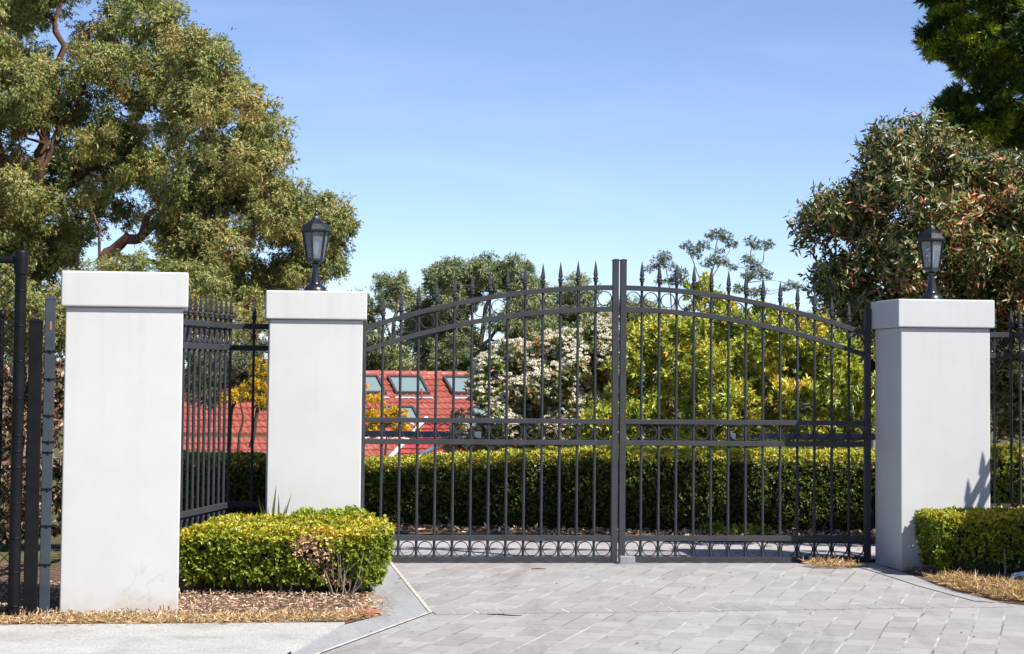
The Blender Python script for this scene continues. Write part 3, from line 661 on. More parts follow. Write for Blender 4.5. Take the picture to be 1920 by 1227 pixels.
t = thing('slim_post', 'slim black fence post with a ball top seen through the chain link', 'post', (-3.12, 13.4, 0))
mb = MB(); mb.tube([(0, 0, 0), (0, 0, 1.72)], .016, 10); mb.build('post_body', M_BLACK, t)
mb = MB(); mb.lathe([(.010, 1.715), (.022, 1.735), (.026, 1.75), (.020, 1.768), (.004, 1.778)], 12); mb.build('ball_top', M_BLACK, t)

# ------------------------------------------------------------------ clipped hedges
M_CORE = mat('shade dark inner twigs', (.03, .03, .015), .9, .1); noisy(M_CORE, [(.35, (.018, .018, .010)), (.6, (.045, .042, .022))], 30., 6., None, .7, 1., 60., .02)  # near-black colour carries the hedge's inner shade as well as its twigs
def hedge(name, label, poly, ztop, m, seed, n_shoot, L=.030, Wd=.017, z0=.05, k=6, group=None, tint=(.45, .2), skirt=.0, top_tint=.22, patch=None, rough=.035, corem=None):
    """poly counter-clockwise; ztop(x, y) height. Shoots cover the clipped faces, with pits and bumps, over a twiggy mass"""
    rng = np.random.default_rng(seed)
    t = thing(name, label, 'hedge', (poly[0][0], poly[0][1], 0), 0, group)
    ox, oy = poly[0]
    per = []; 
    for i in range(len(poly)):
        a = np.array(poly[i]); b = np.array(poly[(i+1) % len(poly)]); per.append((a, b, np.linalg.norm(b-a)))
    area_top = abs(sum(a[0]*b[1]-b[0]*a[1] for a, b, _ in per))/2; hs = np.mean([ztop(*p) for p in poly])-z0; area_side = sum(p[2] for p in per)*hs
    nt_ = int(n_shoot*area_top/(area_top+area_side)); P = []; A = []; TB = []
    xs = [p[0] for p in poly]; ys = [p[1] for p in poly]
    X = rng.uniform(min(xs), max(xs), nt_*5); Y = rng.uniform(min(ys), max(ys), nt_*5); kk = inside(poly, X, Y); X, Y = X[kk][:nt_], Y[kk][:nt_]
    Z = np.array([ztop(x, y) for x, y in zip(X, Y)])
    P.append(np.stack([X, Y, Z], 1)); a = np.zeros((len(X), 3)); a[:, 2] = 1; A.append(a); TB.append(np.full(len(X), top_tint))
    for a_, b_, l in per:
        n = int(n_shoot*l*hs/(area_top+area_side)); u = rng.uniform(0, 1, n); q = a_ + (b_-a_)*u[:, None]
        zt = np.array([ztop(*p) for p in q]); w = rng.uniform(0, 1, n); z = z0 + (zt-z0)*w
        nv = np.array([(b_-a_)[1], -(b_-a_)[0]])/l
        q = q - nv*(skirt*(1-w)**2)[:, None]          # drawn in towards the foot
        P.append(np.stack([q[:, 0], q[:, 1], z], 1)); A.append(np.tile(np.array([nv[0], nv[1], .25]), (n, 1))); TB.append(top_tint*np.clip((w-.8)/.2, 0, 1))  # top edge yellowed: new growth, with the sunlit look put into colour
    P = np.concatenate(P); A = np.concatenate(A); TB = np.concatenate(TB)
    n = len(P)
    off = np.empty(n); tn = np.empty(n)
    for i in range(n):
        v = Vector(P[i]); off[i] = noise.noise(v*9) * .6 + noise.noise(v*22)*.5; tn[i] = noise.noise(v*3.1+Vector((7, 3, 1)))
    dep = rng.exponential(.022, n)
    P = P + unit(A)*(off*rough - dep + .012)[:, None]
    P[:, 2] = np.maximum(P[:, 2], z0)
    dead = np.zeros(n, bool)
    if patch is not None: dead = patch(P, rng)
    A = unit(A) + rng.normal(size=A.shape)*.45 + np.array((0, 0, .35))
    def leaves(nm, sel, mm, kk, LL, tt):
        if sel.sum() == 0: return
        B, D, N, i = sprigs(rng, P[sel], A[sel], kk, LL, .95, .35)
        N[:, 2] += .25
        B = B - np.array((ox, oy, 0))
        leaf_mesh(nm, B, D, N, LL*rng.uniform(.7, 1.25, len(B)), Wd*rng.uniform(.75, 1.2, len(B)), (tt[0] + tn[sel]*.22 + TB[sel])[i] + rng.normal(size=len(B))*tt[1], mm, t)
    leaves('foliage', ~dead, m, k, L, tint)
    if dead.any(): leaves('dead_foliage', dead, L_DEAD, max(2, k-3), L, (.55, .25))
    c = np.mean(np.array(poly), 0); mb = MB()       # twigs massed as a core, inner shade in its colour
    q = [(c + (np.array(p)-c)*(1-.11/max(.25, np.linalg.norm(np.array(p)-c))*1.3)) for p in poly]
    k_ = len(q)
    vs = [(p[0]-ox, p[1]-oy, -.02) for p in q] + [(p[0]-ox, p[1]-oy, ztop(*p)-.085) for p in q]
    mb.add(vs, [tuple(range(k_))[::-1], tuple(range(k_, 2*k_))] + [(i, (i+1) % k_, k_+(i+1) % k_, k_+i) for i in range(k_)])
    mb.build('twigs', M_CORE, t)
    mb = MB(); r2 = random.Random(seed)
    for i in range(max(3, int(area_top*4))):
        a_, b_, l = per[0] if r2.random() < .6 else r2.choice(per); u = r2.random(); x, y = a_ + (b_-a_)*u; x, y = (np.array((x, y)) + (c-np.array((x, y)))*.12)
        x -= ox; y -= oy
        mb = MB(); mb.tube([(x, y, -.02), (x+r2.uniform(-.03, .03), y+r2.uniform(-.03, .03), z0*.8), (x+r2.uniform(-.08, .08), y+r2.uniform(-.05, .05), z0+.15)], [.011, .008, .005], 5)
        mb.build('stem', B_GREY, t)
    return t
# left front hedge, L shaped with a browned patch
def dead_patch(P, rng):
    x, y, z = P[:, 0], P[:, 1], P[:, 2]
    front = y < 13.95
    px = 960 + 4100*x/y
    c1 = (np.abs(px-595)/42)**2 + ((z-.30)/.085)**2 < 1
    c2 = (np.abs(px-625 + (z-.15)*260)/20)**2 + ((z-.16)/.15)**2 < 1
    c3 = (np.abs(px-655)/36)**2 + ((z-.04)/.085)**2 < 1
    return front & (c1 | c2 | c3) & (rng.uniform(0, 1, len(x)) < .72)
HP = [(-2.07, 13.86), (-.88, 13.78), (-.785, 13.95), (-.83, 14.85), (-1.0, 15.2), (-1.86, 15.35), (-2.0, 15.1)]
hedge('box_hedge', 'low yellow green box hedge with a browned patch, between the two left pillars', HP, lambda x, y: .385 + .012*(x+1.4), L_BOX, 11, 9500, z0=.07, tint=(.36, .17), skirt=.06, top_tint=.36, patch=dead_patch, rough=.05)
hedge('box_hedge', 'small fresh green box shrub between the browned hedge and the lamp pillar', [(-1.50, 15.22), (-1.02, 15.24), (-1.0, 15.62), (-1.06, 15.85), (-1.5, 15.8)], lambda x, y: .40, L_BOX2, 12, 1700, z0=.07, tint=(.45, .17), top_tint=.25)
# bare dead stems leaning out of the browned corner
rng = np.random.default_rng(5); mb = MB()
t = thing('dead_stems', 'bare pale dead stems at the browned corner of the left hedge', 'stems', (-1.03, 13.74, 0))
for i in range(17):
    x = rng.uniform(-.17, .17); b = Vector((x*.35, rng.uniform(.05, .12), 0)); e = Vector((x + rng.uniform(-.07, .13), rng.uniform(.0, .07), rng.uniform(.10, .33)))
    m_ = b.lerp(e, .5) + Vector((rng.uniform(-.02, .02), rng.uniform(-.02, .02), 0)); mb.tube([b, m_, e], [.003, .0022, .0012], 4)
    if i % 2: mb.tube([m_, m_ + Vector((rng.uniform(-.05, .06), -.01, rng.uniform(.04, .1)))], [.002, .001], 4)
mb.build('twig', B_GREY, t)
# right front hedge
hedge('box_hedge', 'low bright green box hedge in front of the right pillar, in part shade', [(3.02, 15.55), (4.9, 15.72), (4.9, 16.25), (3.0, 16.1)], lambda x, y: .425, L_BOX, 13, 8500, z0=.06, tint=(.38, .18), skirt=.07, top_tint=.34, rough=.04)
# long hedge behind the gate, following the inner drive
def zback(x, y): return .56 + .14*min(1, max(0, (x+1.4)/2.1))
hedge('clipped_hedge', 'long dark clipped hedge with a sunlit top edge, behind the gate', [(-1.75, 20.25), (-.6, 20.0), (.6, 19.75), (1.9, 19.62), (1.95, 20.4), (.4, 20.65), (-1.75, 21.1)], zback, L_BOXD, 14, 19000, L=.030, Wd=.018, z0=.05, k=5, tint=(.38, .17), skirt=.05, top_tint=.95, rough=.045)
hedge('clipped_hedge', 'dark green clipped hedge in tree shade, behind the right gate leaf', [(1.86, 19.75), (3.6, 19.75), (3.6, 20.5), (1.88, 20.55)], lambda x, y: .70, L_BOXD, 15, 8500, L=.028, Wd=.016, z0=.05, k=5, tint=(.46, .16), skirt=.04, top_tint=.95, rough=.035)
hedge('clipped_hedge', 'sunlit yellow green clipped hedge behind the right fence panel', [(3.42, 18.2), (5.4, 18.3), (5.4, 18.9), (3.42, 18.9)], lambda x, y: .80, L_BOX, 16, 8500, L=.030, Wd=.018, z0=.06, tint=(.45, .18), top_tint=.25)
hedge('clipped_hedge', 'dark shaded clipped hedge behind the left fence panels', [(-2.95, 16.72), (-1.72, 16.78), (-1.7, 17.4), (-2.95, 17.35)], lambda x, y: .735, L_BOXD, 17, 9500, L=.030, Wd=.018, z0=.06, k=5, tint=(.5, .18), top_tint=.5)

# grass sprout in front of the left lamp pillar
def tuft(label, x, y, n, h, m, seed, lean=.5):
    rng = np.random.default_rng(seed); P = np.stack([x + rng.normal(size=n)*.012, y + rng.normal(size=n)*.012, np.zeros(n)], 1)
    A = rng.normal(size=(n, 3))*lean*.5; A[:, 2] = 1
    o = leaf_mesh('grass_tuft', P, A, rng.normal(size=(n, 3)), h*rng.uniform(.6, 1.1, n), .012, rng.uniform(0, 1, n), m); return tag(o, label, 'grass')
tuft('green strappy grass sprout growing between the hedge and the lamp pillar', -1.67, 15.50, 16, .60, L_GRASS, 3, .30)
tuft('thin dry grass sprout at the foot of the tall bare pillar', -1.99, 12.82, 10, .09, L_STRAW, 4)
# weeds under the right part of the back hedge
rng = np.random.default_rng(21); cl = [(np.array((1.75+.12*i+rng.normal()*.02, 19.3+rng.normal()*.05, .05)), .07) for i in range(5)]
t = thing('weed_patch', 'small pale green weeds at the foot of the hedge behind the right gate leaf', 'weeds', (0, 0, 0))
crown(rng, 'foliage', t, cl, L_BOX2, 9000, .035, .016, droop=-.3, tint=(.7, .2))
# brick edging, twigs, paper litter
mb = MB(); c = Vector((-.865, 12.80, .012)); mb.box(c, (.225, .105, .05), .12)
m = mat('red clay brick', (.36, .13, .08), .9, .2); noisy(m, [(.3, (.28, .10, .065)), (.7, (.42, .18, .12))], 20., 8.)
tag(mb.build('edging_brick', m, bevel=.006), 'red clay brick set flush at the tip of the mulch bed', 'brick')
for i, (x, y, a, l, lab) in enumerate(((-.05, 12.84, -.25, .13, 'forked brown twig on the pavers below the gate'), (.20, 15.85, .35, .07, 'short reddish twig on the pavers close to the left gate leaf'), (2.98, 14.55, -.3, .09, 'curled dark twig on the pavers beside the straw on the right'))):
    mb = MB(); u = Vector((cos(a), sin(a), 0)); p = Vector((x, y, .012)); v = Vector((-u.y, u.x, .02))
    mb.tube([p - u*l*.6, p + v*.01, p + u*l*.5 - v*.008, p + u*l], [.003, .005, .004, .002], 6); mb.tube([p - u*l*.2, p - u*l*.35 + v*.03], [.003, .0015], 5)
    tag(mb.build('twig', B_DARK), lab, 'twig')
bm = bmesh.new(); bmesh.ops.create_icosphere(bm, subdivisions=4, radius=1)
for v in bm.verts:
    q = v.co*1.0; d = 1 + .35*noise.noise(q*2.1) + .22*noise.noise(q*5.3); v.co = Vector((q.x*.125*d, q.y*.07*d, max(-.002, q.z*.045*d)))
me = bpy.data.meshes.new('crumpled_paper'); bm.to_mesh(me); bm.free(); me.materials.append(mat('crumpled white plastic', (.72, .78, .90), .5))
o = link(bpy.data.objects.new('crumpled_litter', me)); o.location = (3.66, 15.45, .02); tag(o, 'crumpled pale blue white litter under the right hedge at the edge', 'litter')

# ------------------------------------------------------------------ tiled house below the drive
HD = 60.; HTH = math.radians(17.5)
h0 = at(684, 703, HD); HZ = h0.z
hu = Vector((cos(HTH), sin(HTH), 0)); hn = Vector((sin(HTH), -cos(HTH), 0))
hc = h0
PT = math.radians(25)
t = thing('tiled_house', 'house with a red tiled roof and roof windows seen through the left gate leaf', 'house', (hc.x, hc.y, -4.6), HTH)
def HL(u, r, up=0.):      # local: u along the ridge, r metres down the slope (horizontal), up off the roof plane
    return Vector((u + 0, -r - up*sin(PT)*1., HZ + 4.6 - r*math.tan(PT) + up*cos(PT)))
def tile_mat(name, a, b, c):
    m = mat(name, a, .35, .5)
    noisy(m, [(.25, a), (.5, b), (.75, c)], 3., 8., None, .7); bsdf(m).inputs['Roughness'].default_value = .22
    c0 = bsdf(m).inputs['Base Color'].links[0].from_socket
    n = nn(m, 'ShaderNodeTexNoise', Scale=22., Detail=4.); ln(m, coords(m), n.inputs['Vector']); r = ramp(m, [(.3, (.75, .75, .75)), (.7, (1.25, 1.25, 1.25))]); ln(m, n.outputs['Fac'], r.inputs['Fac'])
    ln(m, mix(m, 1., c0, r.outputs['Color'], 'MULTIPLY'), bsdf(m).inputs['Base Color']); return m
M_TILE = tile_mat('glazed red tiles', (.30, .068, .050), (.36, .098, .072), (.45, .18, .14))
M_TILE2 = tile_mat('red tiles', (.30, .045, .035), (.36, .06, .05), (.42, .10, .08))
def roof_mesh(mb, u0, u1, r0, r1, f, course=.33, roll=.17):
    """tiled plane: stepped courses with rolled profile, as real geometry"""
    nc = round((r1-r0)/course); nu = int((u1-u0)/roll)*4
    for c in range(nc):
        ra, rb = r0 + c*course, r0 + (c+1)*course + .03
        vs = []
        for i in range(nu+1):
            u = u0 + (u1-u0)*i/nu; w = .042*abs(sin(pi*(u-u0)/roll))
            vs += [f(u, ra, w + .004), f(u, rb, w + .05), f(u, rb, -.01)]
        fs = []
        for i in range(nu):
            a = 3*i; fs += [(a, a+1, a+4, a+3), (a+1, a+2, a+5, a+4)]
        mb.add(vs, fs)
mb = MB(); roof_mesh(mb, -6.2, 4.2, 0, 3.3, HL); rf = mb.build('roof', M_TILE, t)
mb = MB()
for i in range(24):
    u = -6.2 + i*.44; a = Vector((u, 0, HZ+4.6+.02)); mb.tube([a, a + Vector((.40, 0, .004)), a + Vector((.46, 0, .016))], [.10, .105, .115], 10)
mb.build('ridge_tiles', M_TILE, rf)
M_SKY = mat('roof window glass', (.20, .26, .26), .12, .8)
M_FLASH = mat('dark flashing', (.06, .06, .065), .5); M_SILV = mat('pale flashing', (.45, .45, .47), .5); M_WHITE = mat('white gutter paint', (.80, .80, .80), .5)
def skylight(u, r, w, l):
    fr = MB(); y = .09
    def q(a, b, up): return HL(a, b, up)
    k = .06
    for (ua, ub, ra, rb) in ((u-w/2-k, u-w/2, r-k, r+l+k), (u+w/2, u+w/2+k, r-k, r+l+k), (u-w/2, u+w/2, r-k, r), (u-w/2, u+w/2, r+l, r+l+k)):
        vs = [q(ua, ra, 0), q(ub, ra, 0), q(ub, rb, 0), q(ua, rb, 0), q(ua, ra, y+.05), q(ub, ra, y+.05), q(ub, rb, y+.05), q(ua, rb, y+.05)]
        fr.add(vs, [(3, 2, 1, 0), (4, 5, 6, 7), (0, 1, 5, 4), (1, 2, 6, 5), (2, 3, 7, 6), (3, 0, 4, 7)])
    o = fr.build('roof_window', M_FLASH, t)
    gl = MB(); gl.add([q(u-w/2, r, y), q(u+w/2, r, y), q(u+w/2, r+l, y), q(u-w/2, r+l, y)], [(0, 1, 2, 3)]); gl.build('pane', M_SKY, o)
    fl = MB(); fl.add([q(u-w/2-.1, r+l+k, .05), q(u+w/2+.1, r+l+k, .05), q(u+w/2+.1, r+l+k+.2, .065), q(u-w/2-.1, r+l+k+.2, .065)], [(0, 1, 2, 3)]); fl.build('flashing', M_SILV, o)
for px in (664, 743, 846): skylight((px+8-684)/4100*HD/cos(HTH)*1.0, .32, .84, .86)
for px in (712, 868): skylight((px-684)/4100*HD/cos(HTH), 2.05, .72, .62)
mb = MB(); p = HL((762-684)/4100*HD/cos(HTH), 1.55, 0); mb.tube([p, p + Vector((0, 0, .36))], .03, 8); mb.build('vent_pipe', M_TILE2, t)
mb = MB(); a = HL(-.9, 3.33, 0); b = HL(1.1, 3.33, 0); mb.box((a+b)/2 - Vector((0, .06, .04)), ((b-a).x, .13, .15)); mb.build('gutter', M_WHITE, t)
mb = MB(); mb.box((-1., 3.2, (HZ+4.6-2.0)/2), (10.0, 11.6, HZ+4.6-2.0)); 
mw = mat('cream house wall', (.55, .48, .40), .85, .2); noisy(mw, [(.3, (.48, .42, .35)), (.7, (.58, .52, .44))], 3.)
mb.build('wall', mw, t)
mb = MB(); q = [HL(-6.2, 0), HL(4.2, 0)]; zb = HZ+4.6-4.0*math.tan(PT)
mb.add([(-6.2, 0, HZ+4.6-.01), (4.2, 0, HZ+4.6-.01), (4.2, 8.4, zb), (-6.2, 8.4, zb)], [(0, 1, 2, 3)]); mb.add([(4.18, 0, HZ+4.6-.02), (4.18, -3.9, zb), (4.18, 8.3, zb)], [(0, 1, 2)]); mb.build('rear_roof', M_TILE, t)
# lower roof below the gutter, and the side wing whose edge runs down to the left
wz = HZ+4.6-3.38*math.tan(PT)-.05
def WL(u, r, up=0.): return Vector((u, -3.40 - r - up*sin(PT), wz - r*math.tan(PT) + up*cos(PT)))
mb = MB(); roof_mesh(mb, -6.2, 2.3, 0, 2.6, WL); mb.build('lower_roof', M_TILE, t)
iv = Matrix.Rotation(-HTH, 3, 'Z')
def HW(p): return iv @ (Vector(p) - t.location)
TT_ = HW(at(799, 788, 57.)); BB_ = HW(at(722, 872, 54.6)); UU_ = iv @ Vector((cos(.05), sin(.05), 0))
mb = MB(); nc = 9
for c in range(nc):
    a = TT_.lerp(BB_, c/nc); b = TT_.lerp(BB_, (c+1)/nc); ua = 2.6; ub = 2.6 + (a-b).dot(UU_); nu = 64; vs = []; fs = []
    for i in range(nu+1):
        w = Vector((0, 0, .018*abs(sin(pi*i/4))))
        p0 = a + UU_*(ua*i/nu) + w; p1 = b + UU_*(ub*i/nu) + w + Vector((0, -.03, .035)); vs += [p0, p1, p1 - Vector((0, -.03, .06))]
    for i in range(nu): fs += [(3*i, 3*i+1, 3*i+4, 3*i+3), (3*i+1, 3*i+2, 3*i+5, 3*i+4)]
    mb.add(vs, fs)
mb.build('wing_roof', M_TILE2, t)
mb = MB(); mb.tube([TT_ + Vector((0, -.03, .06)), BB_ + Vector((0, -.03, .06))], .055, 8); mb.build('barge_board', M_WHITE, t)
mb = MB(); mb.tube([HW(at(786, 853, 54.3)), HW(at(822, 837, 54.9))], .06, 10); mb.build('flue', M_ZINC, t)
# ------------------------------------------------------------------ trees and shrubs
def tree(name, label, cat, Y, base, mk, group=None):
    b = at(base, 700, Y); z = ground_z(Y)
    return thing(name, label, cat, (b.x, b.y, z), 0, group), Vector((b.x, b.y, z))
def shift(cl, o): return [(c - np.array(o), r) for c, r in cl]
def pts(o, Y, ps): return [at(x, y, Y + (p[0] if (p := r) else 0)) - o for x, y, *r in ps]

def full_tree(name, label, cat, Y, base, poly, ncl, rpx, depth, lm, bm_, paths, seed, gaps=(), extra=(), group=None, r1=.06, twig=.02, per=400, L=.12, Wd=.03, trunk_r=.25, **kw):
    rng = np.random.default_rng(seed); random.seed(seed)
    t, o = tree(name, label, cat, Y, base, None, group)
    cl = clumps_in(rng, poly, Y, ncl, rpx, depth, gaps) if poly else []
    cl += [(np.array(at(x, y, Y + dz)), r*Y/F) for x, y, r, dz in extra]
    cl = shift(cl, o)
    mb = MB(); P = []
    for ps, ra, rb in paths:
        w = [(at(p[0], p[1], Y + (p[2] if len(p) > 2 else 0)) - o) for p in ps]; P.append((w, ra, rb))
    w0 = P[0][0][0]; P.insert(0, ([Vector((w0.x*.3, w0.y, -.2)), Vector((w0.x*.6, w0.y, w0.z*.5)), w0], trunk_r*1.25, P[0][1]))
    limbs(mb, rng, P, cl, r1, twig); mb.build('trunk', bm_, t)
    crown(rng, 'crown', t, cl, lm, per, L, Wd, **kw)
    return t, o, cl
EK = dict(stem=1.0, droop=.75, spread=.8, flat=.85, tint=(.44, .20), cvar=.10, outn=1.3, sub=12, k=5, outw=.8)
full_tree('eucalyptus_tree', 'huge olive eucalyptus with red brown limbs at the upper left', 'tree', 75, 40,
    [(-140, -160), (330, -160), (350, 0), (395, 40), (430, 90), (400, 200), (330, 330), (300, 420), (240, 470), (160, 520), (60, 640), (-60, 700), (-160, 600), (-200, 200)],
    120, (40, 68), 190, L_EUC, B_EUC,
    [([(38, 560), (40, 440), (70, 330), (95, 200), (110, 60), (120, -60)], .30, .05), ([(40, 430), (110, 350), (190, 300), (260, 215), (300, 110)], .22, .04),
     ([(40, 430), (15, 340), (-20, 220), (-40, 80)], .2, .04), ([(70, 330), (150, 180), (200, 60)], .12, .03), ([(45, 400), (60, 330), (100, 270)], .16, .05)],
    101, gaps=[(205, 465, 24), (75, 260, 8), (228, 60, 5)], extra=[(240, 150, 46, -1), (280, 90, 44, 0), (270, 200, 44, .5), (220, 210, 44, -1), (170, 110, 46, -.5), (300, 40, 44, .4), (200, 40, 46, 0), (150, 330, 40, 0), (220, 330, 42, .6), (270, 300, 40, 0), (240, 400, 32, .5)], per=760, L=.14, Wd=.040, trunk_r=.32, r1=.07, twig=.024, **EK)
full_tree('eucalyptus_tree', 'broad olive eucalyptus with a leaning limb behind the two left pillars', 'tree', 70, 150,
    [(300, 20), (400, 40), (440, 100), (480, 140), (525, 190), (552, 245), (552, 300), (585, 330), (605, 318), (640, 335), (664, 390), (664, 440), (640, 490), (650, 525), (600, 560), (520, 600), (430, 600), (330, 560), (270, 520), (300, 440), (270, 380), (320, 300), (290, 200)],
    110, (32, 54), 150, L_EUC, B_EUC,
    [([(172, 520), (210, 470), (265, 440), (310, 410), (380, 385), (440, 330), (470, 250)], .22, .04), ([(265, 440), (330, 330), (360, 220), (390, 120)], .11, .03), ([(310, 410), (420, 430), (520, 440), (600, 420)], .11, .03), ([(210, 470), (300, 500), (420, 520), (520, 540)], .10, .03), ([(188, 500), (185, 430), (170, 380)], .06, .02)],
    102, gaps=[(440, 415, 10), (300, 130, 14), (425, 235, 10), (500, 475, 8)], extra=[(440, 440, 40, -1), (500, 430, 42, -.5), (560, 450, 40, 0), (520, 500, 40, .5), (460, 500, 36, 0), (600, 400, 36, 0), (625, 440, 34, .4), (610, 490, 34, .2), (640, 420, 26, 0), (390, 450, 34, -.5), (350, 430, 30, .4)], per=820, L=.13, Wd=.038, trunk_r=.26, r1=.06, twig=.02, **EK)
full_tree('eucalyptus_sapling', 'low olive gum foliage showing above and between the left pillars', 'tree', 62, 330,
    [(-60, 520), (40, 490), (150, 490), (230, 470), (330, 460), (400, 470), (470, 520), (560, 560), (560, 660), (500, 690), (440, 660), (330, 720), (100, 720), (-60, 720)],
    60, (34, 52), 120, L_EUC, B_EUC, [([(330, 700), (310, 600), (280, 540)], .10, .03), ([(320, 650), (420, 600), (480, 560)], .08, .03), ([(310, 640), (180, 600), (60, 560)], .08, .03)],
    103, per=800, L=.11, Wd=.03, trunk_r=.14, **EK)
full_tree('grey_scrub', 'grey green scrub behind the left fence and the wattle', 'shrub', 48, 420,
    [(320, 650), (420, 620), (520, 640), (530, 800), (460, 800), (430, 740), (380, 790), (320, 800)], 26, (28, 44), 60, L_GRY, B_DARK,
    [([(430, 830), (435, 740), (440, 690)], .05, .02), ([(470, 840), (490, 740), (485, 690)], .05, .02), ([(432, 780), (452, 730)], .03, .012)], 104, per=1100, L=.10, Wd=.022, trunk_r=.07, twig=.01, droop=.3, spread=.8, tint=(.45, .2), sub=8)
WK = dict(droop=-.1, spread=.8, tint=(.65, .22), sub=7, k=6, per=4600, L=.05, Wd=.018, trunk_r=.04, twig=.008)
full_tree('wattle_shrub', 'bright yellow wattle shrub behind the left fence', 'shrub', 44, 450, None, 0, 0, 0, L_WAT, B_DARK, [([(448, 830), (455, 780), (450, 740)], .03, .01)], 105, extra=[(430, 742, 20, 0), (455, 735, 22, .2), (485, 745, 20, .3), (490, 690, 22, .5), (480, 720, 16, .2), (505, 700, 20, .5)], **WK)
full_tree('wattle_shrub', 'orange yellow wattle bush in front of the tiled roof behind the left gate leaf', 'shrub', 46, 720, None, 0, 0, 0, L_WAT, B_DARK, [([(720, 870), (725, 830), (722, 800)], .03, .01)], 106, extra=[(690, 765, 22, 0), (705, 800, 24, .2), (735, 790, 20, .2), (755, 805, 20, .3), (690, 815, 18, 0), (675, 730, 14, 0), (775, 815, 14, .3), (728, 770, 18, .1), (748, 782, 18, 0), (700, 745, 16, .2), (690, 790, 20, .4)], **WK)
full_tree('dry_shrub', 'shrub with reddish and beige dry leaves behind the chain link fence', 'shrub', 17.5, 40,
    [(-150, 720), (-40, 690), (60, 650), (130, 650), (190, 720), (200, 1030), (-150, 1040)], 60, (26, 44), 70, L_RED, B_GREY,
    [([(30, 1010), (40, 900), (50, 800)], .02, .008), ([(60, 1020), (95, 880), (110, 790)], .018, .006), ([(-20, 1000), (-40, 860)], .02, .008)], 107, per=2600, L=.075, Wd=.03, trunk_r=.025, twig=.005, r1=.012, droop=.1, tint=(.45, .3), sub=8)
MK = dict(stem=1.0, outn=1.1, droop=.55, spread=.85, flat=.8, tint=(.45, .22), cvar=.14, sub=10, k=5)
full_tree('eucalyptus_tree', 'pale loose eucalyptus just right of the left lamp pillar', 'tree', 120, 725,
    [(620, 600), (655, 540), (700, 510), (745, 512), (790, 515), (810, 570), (800, 720), (620, 730)], 54, (20, 34), 90, L_EUC2, B_GUM,
    [([(730, 720), (735, 640), (750, 560), (760, 530)], .16, .05), ([(733, 660), (700, 600), (690, 550)], .1, .04), ([(734, 640), (715, 580), (720, 540)], .07, .03)], 108, gaps=[(735, 610, 20), (700, 560, 8)], per=480, L=.2, Wd=.055, trunk_r=.2, r1=.06, twig=.03, **MK)
full_tree('eucalyptus_tree', 'dense dark rounded eucalyptus rising behind the left gate leaf', 'tree', 110, 900,
    [(775, 560), (795, 510), (830, 480), (865, 472), (900, 478), (935, 468), (975, 482), (1010, 500), (1035, 550), (1060, 640), (1050, 730), (780, 740), (770, 640)], 90, (24, 40), 130, L_EUC2, B_GUM,
    [([(880, 720), (878, 640), (870, 560), (860, 510)], .22, .06), ([(905, 720), (900, 640), (920, 560), (940, 510)], .18, .05), ([(880, 650), (830, 590), (815, 540)], .1, .04), ([(900, 650), (960, 590), (990, 550)], .1, .04)], 109, gaps=[(932, 570, 9), (888, 590, 8), (925, 640, 10)], per=520, L=.19, Wd=.05, trunk_r=.25, r1=.08, twig=.03, **MK)
full_tree('eucalyptus_tree', 'hazy green eucalyptus behind the blossom bush and gate centre', 'tree', 125, 1090,
    [(1000, 560), (1030, 515), (1060, 508), (1110, 515), (1140, 545), (1190, 550), (1260, 570), (1280, 720), (1000, 730)], 70, (24, 38), 100, L_EUC2, B_GUM,
    [([(1090, 720), (1085, 640), (1075, 570)], .18, .05), ([(1088, 660), (1140, 600), (1180, 575)], .1, .04)], 110, per=460, L=.2, Wd=.052, trunk_r=.2, r1=.07, twig=.03, **MK)
full_tree('eucalyptus_tree', 'low dark eucalyptus between the gate and the right pillar, far behind', 'tree', 100, 1640,
    [(1270, 610), (1400, 600), (1540, 570), (1600, 545), (1660, 570), (1700, 640), (1700, 770), (1270, 770)], 64, (26, 40), 80, L_EUC2, B_GUM, [([(1640, 750), (1640, 650)], .12, .05)], 111, per=520, L=.18, Wd=.048, trunk_r=.14, r1=.06, twig=.03, **MK)
GK = dict(droop=.35, spread=.9, flat=.6, tint=(.5, .22), cvar=.08, k=5, per=230, L=.24, Wd=.065, r1=.05, twig=.025, group='slender gum trees on the skyline')
full_tree('gum_tree', 'leftmost slender gum on the skyline, small tufted crown over the right gate leaf', 'tree', 150, 1260, None, 0, 0, 0, L_GUM, B_GUM,
    [([(1262, 640), (1258, 560), (1248, 500)], .09, .03), ([(1260, 590), (1275, 540)], .05, .02)], 112, extra=[(1243, 482, 15, 0), (1230, 496, 11, .5), (1254, 498, 10, 0), (1275, 512, 15, 0), (1262, 527, 13, .5), (1240, 526, 10, 0), (1283, 528, 9, 0), (1217, 503, 8, 0)], trunk_r=.12, **GK)
full_tree('gum_tree', 'tallest slender gum on the skyline, with an umbrella shaped tip', 'tree', 150, 1325, None, 0, 0, 0, L_GUM, B_GUM,
    [([(1322, 640), (1326, 560), (1338, 490), (1345, 450)], .10, .03), ([(1326, 560), (1306, 510), (1292, 470)], .06, .025), ([(1330, 530), (1368, 470)], .05, .02)], 113, extra=[(1288, 460, 11, 0), (1300, 470, 10, .4), (1318, 460, 13, 0), (1308, 478, 9, 0), (1345, 438, 14, 0), (1330, 442, 10, .3), (1362, 444, 12, 0), (1372, 457, 11, 0), (1338, 488, 14, 0), (1355, 490, 12, .5), (1322, 494, 9, 0), (1350, 470, 7, 0)], trunk_r=.13, **GK)
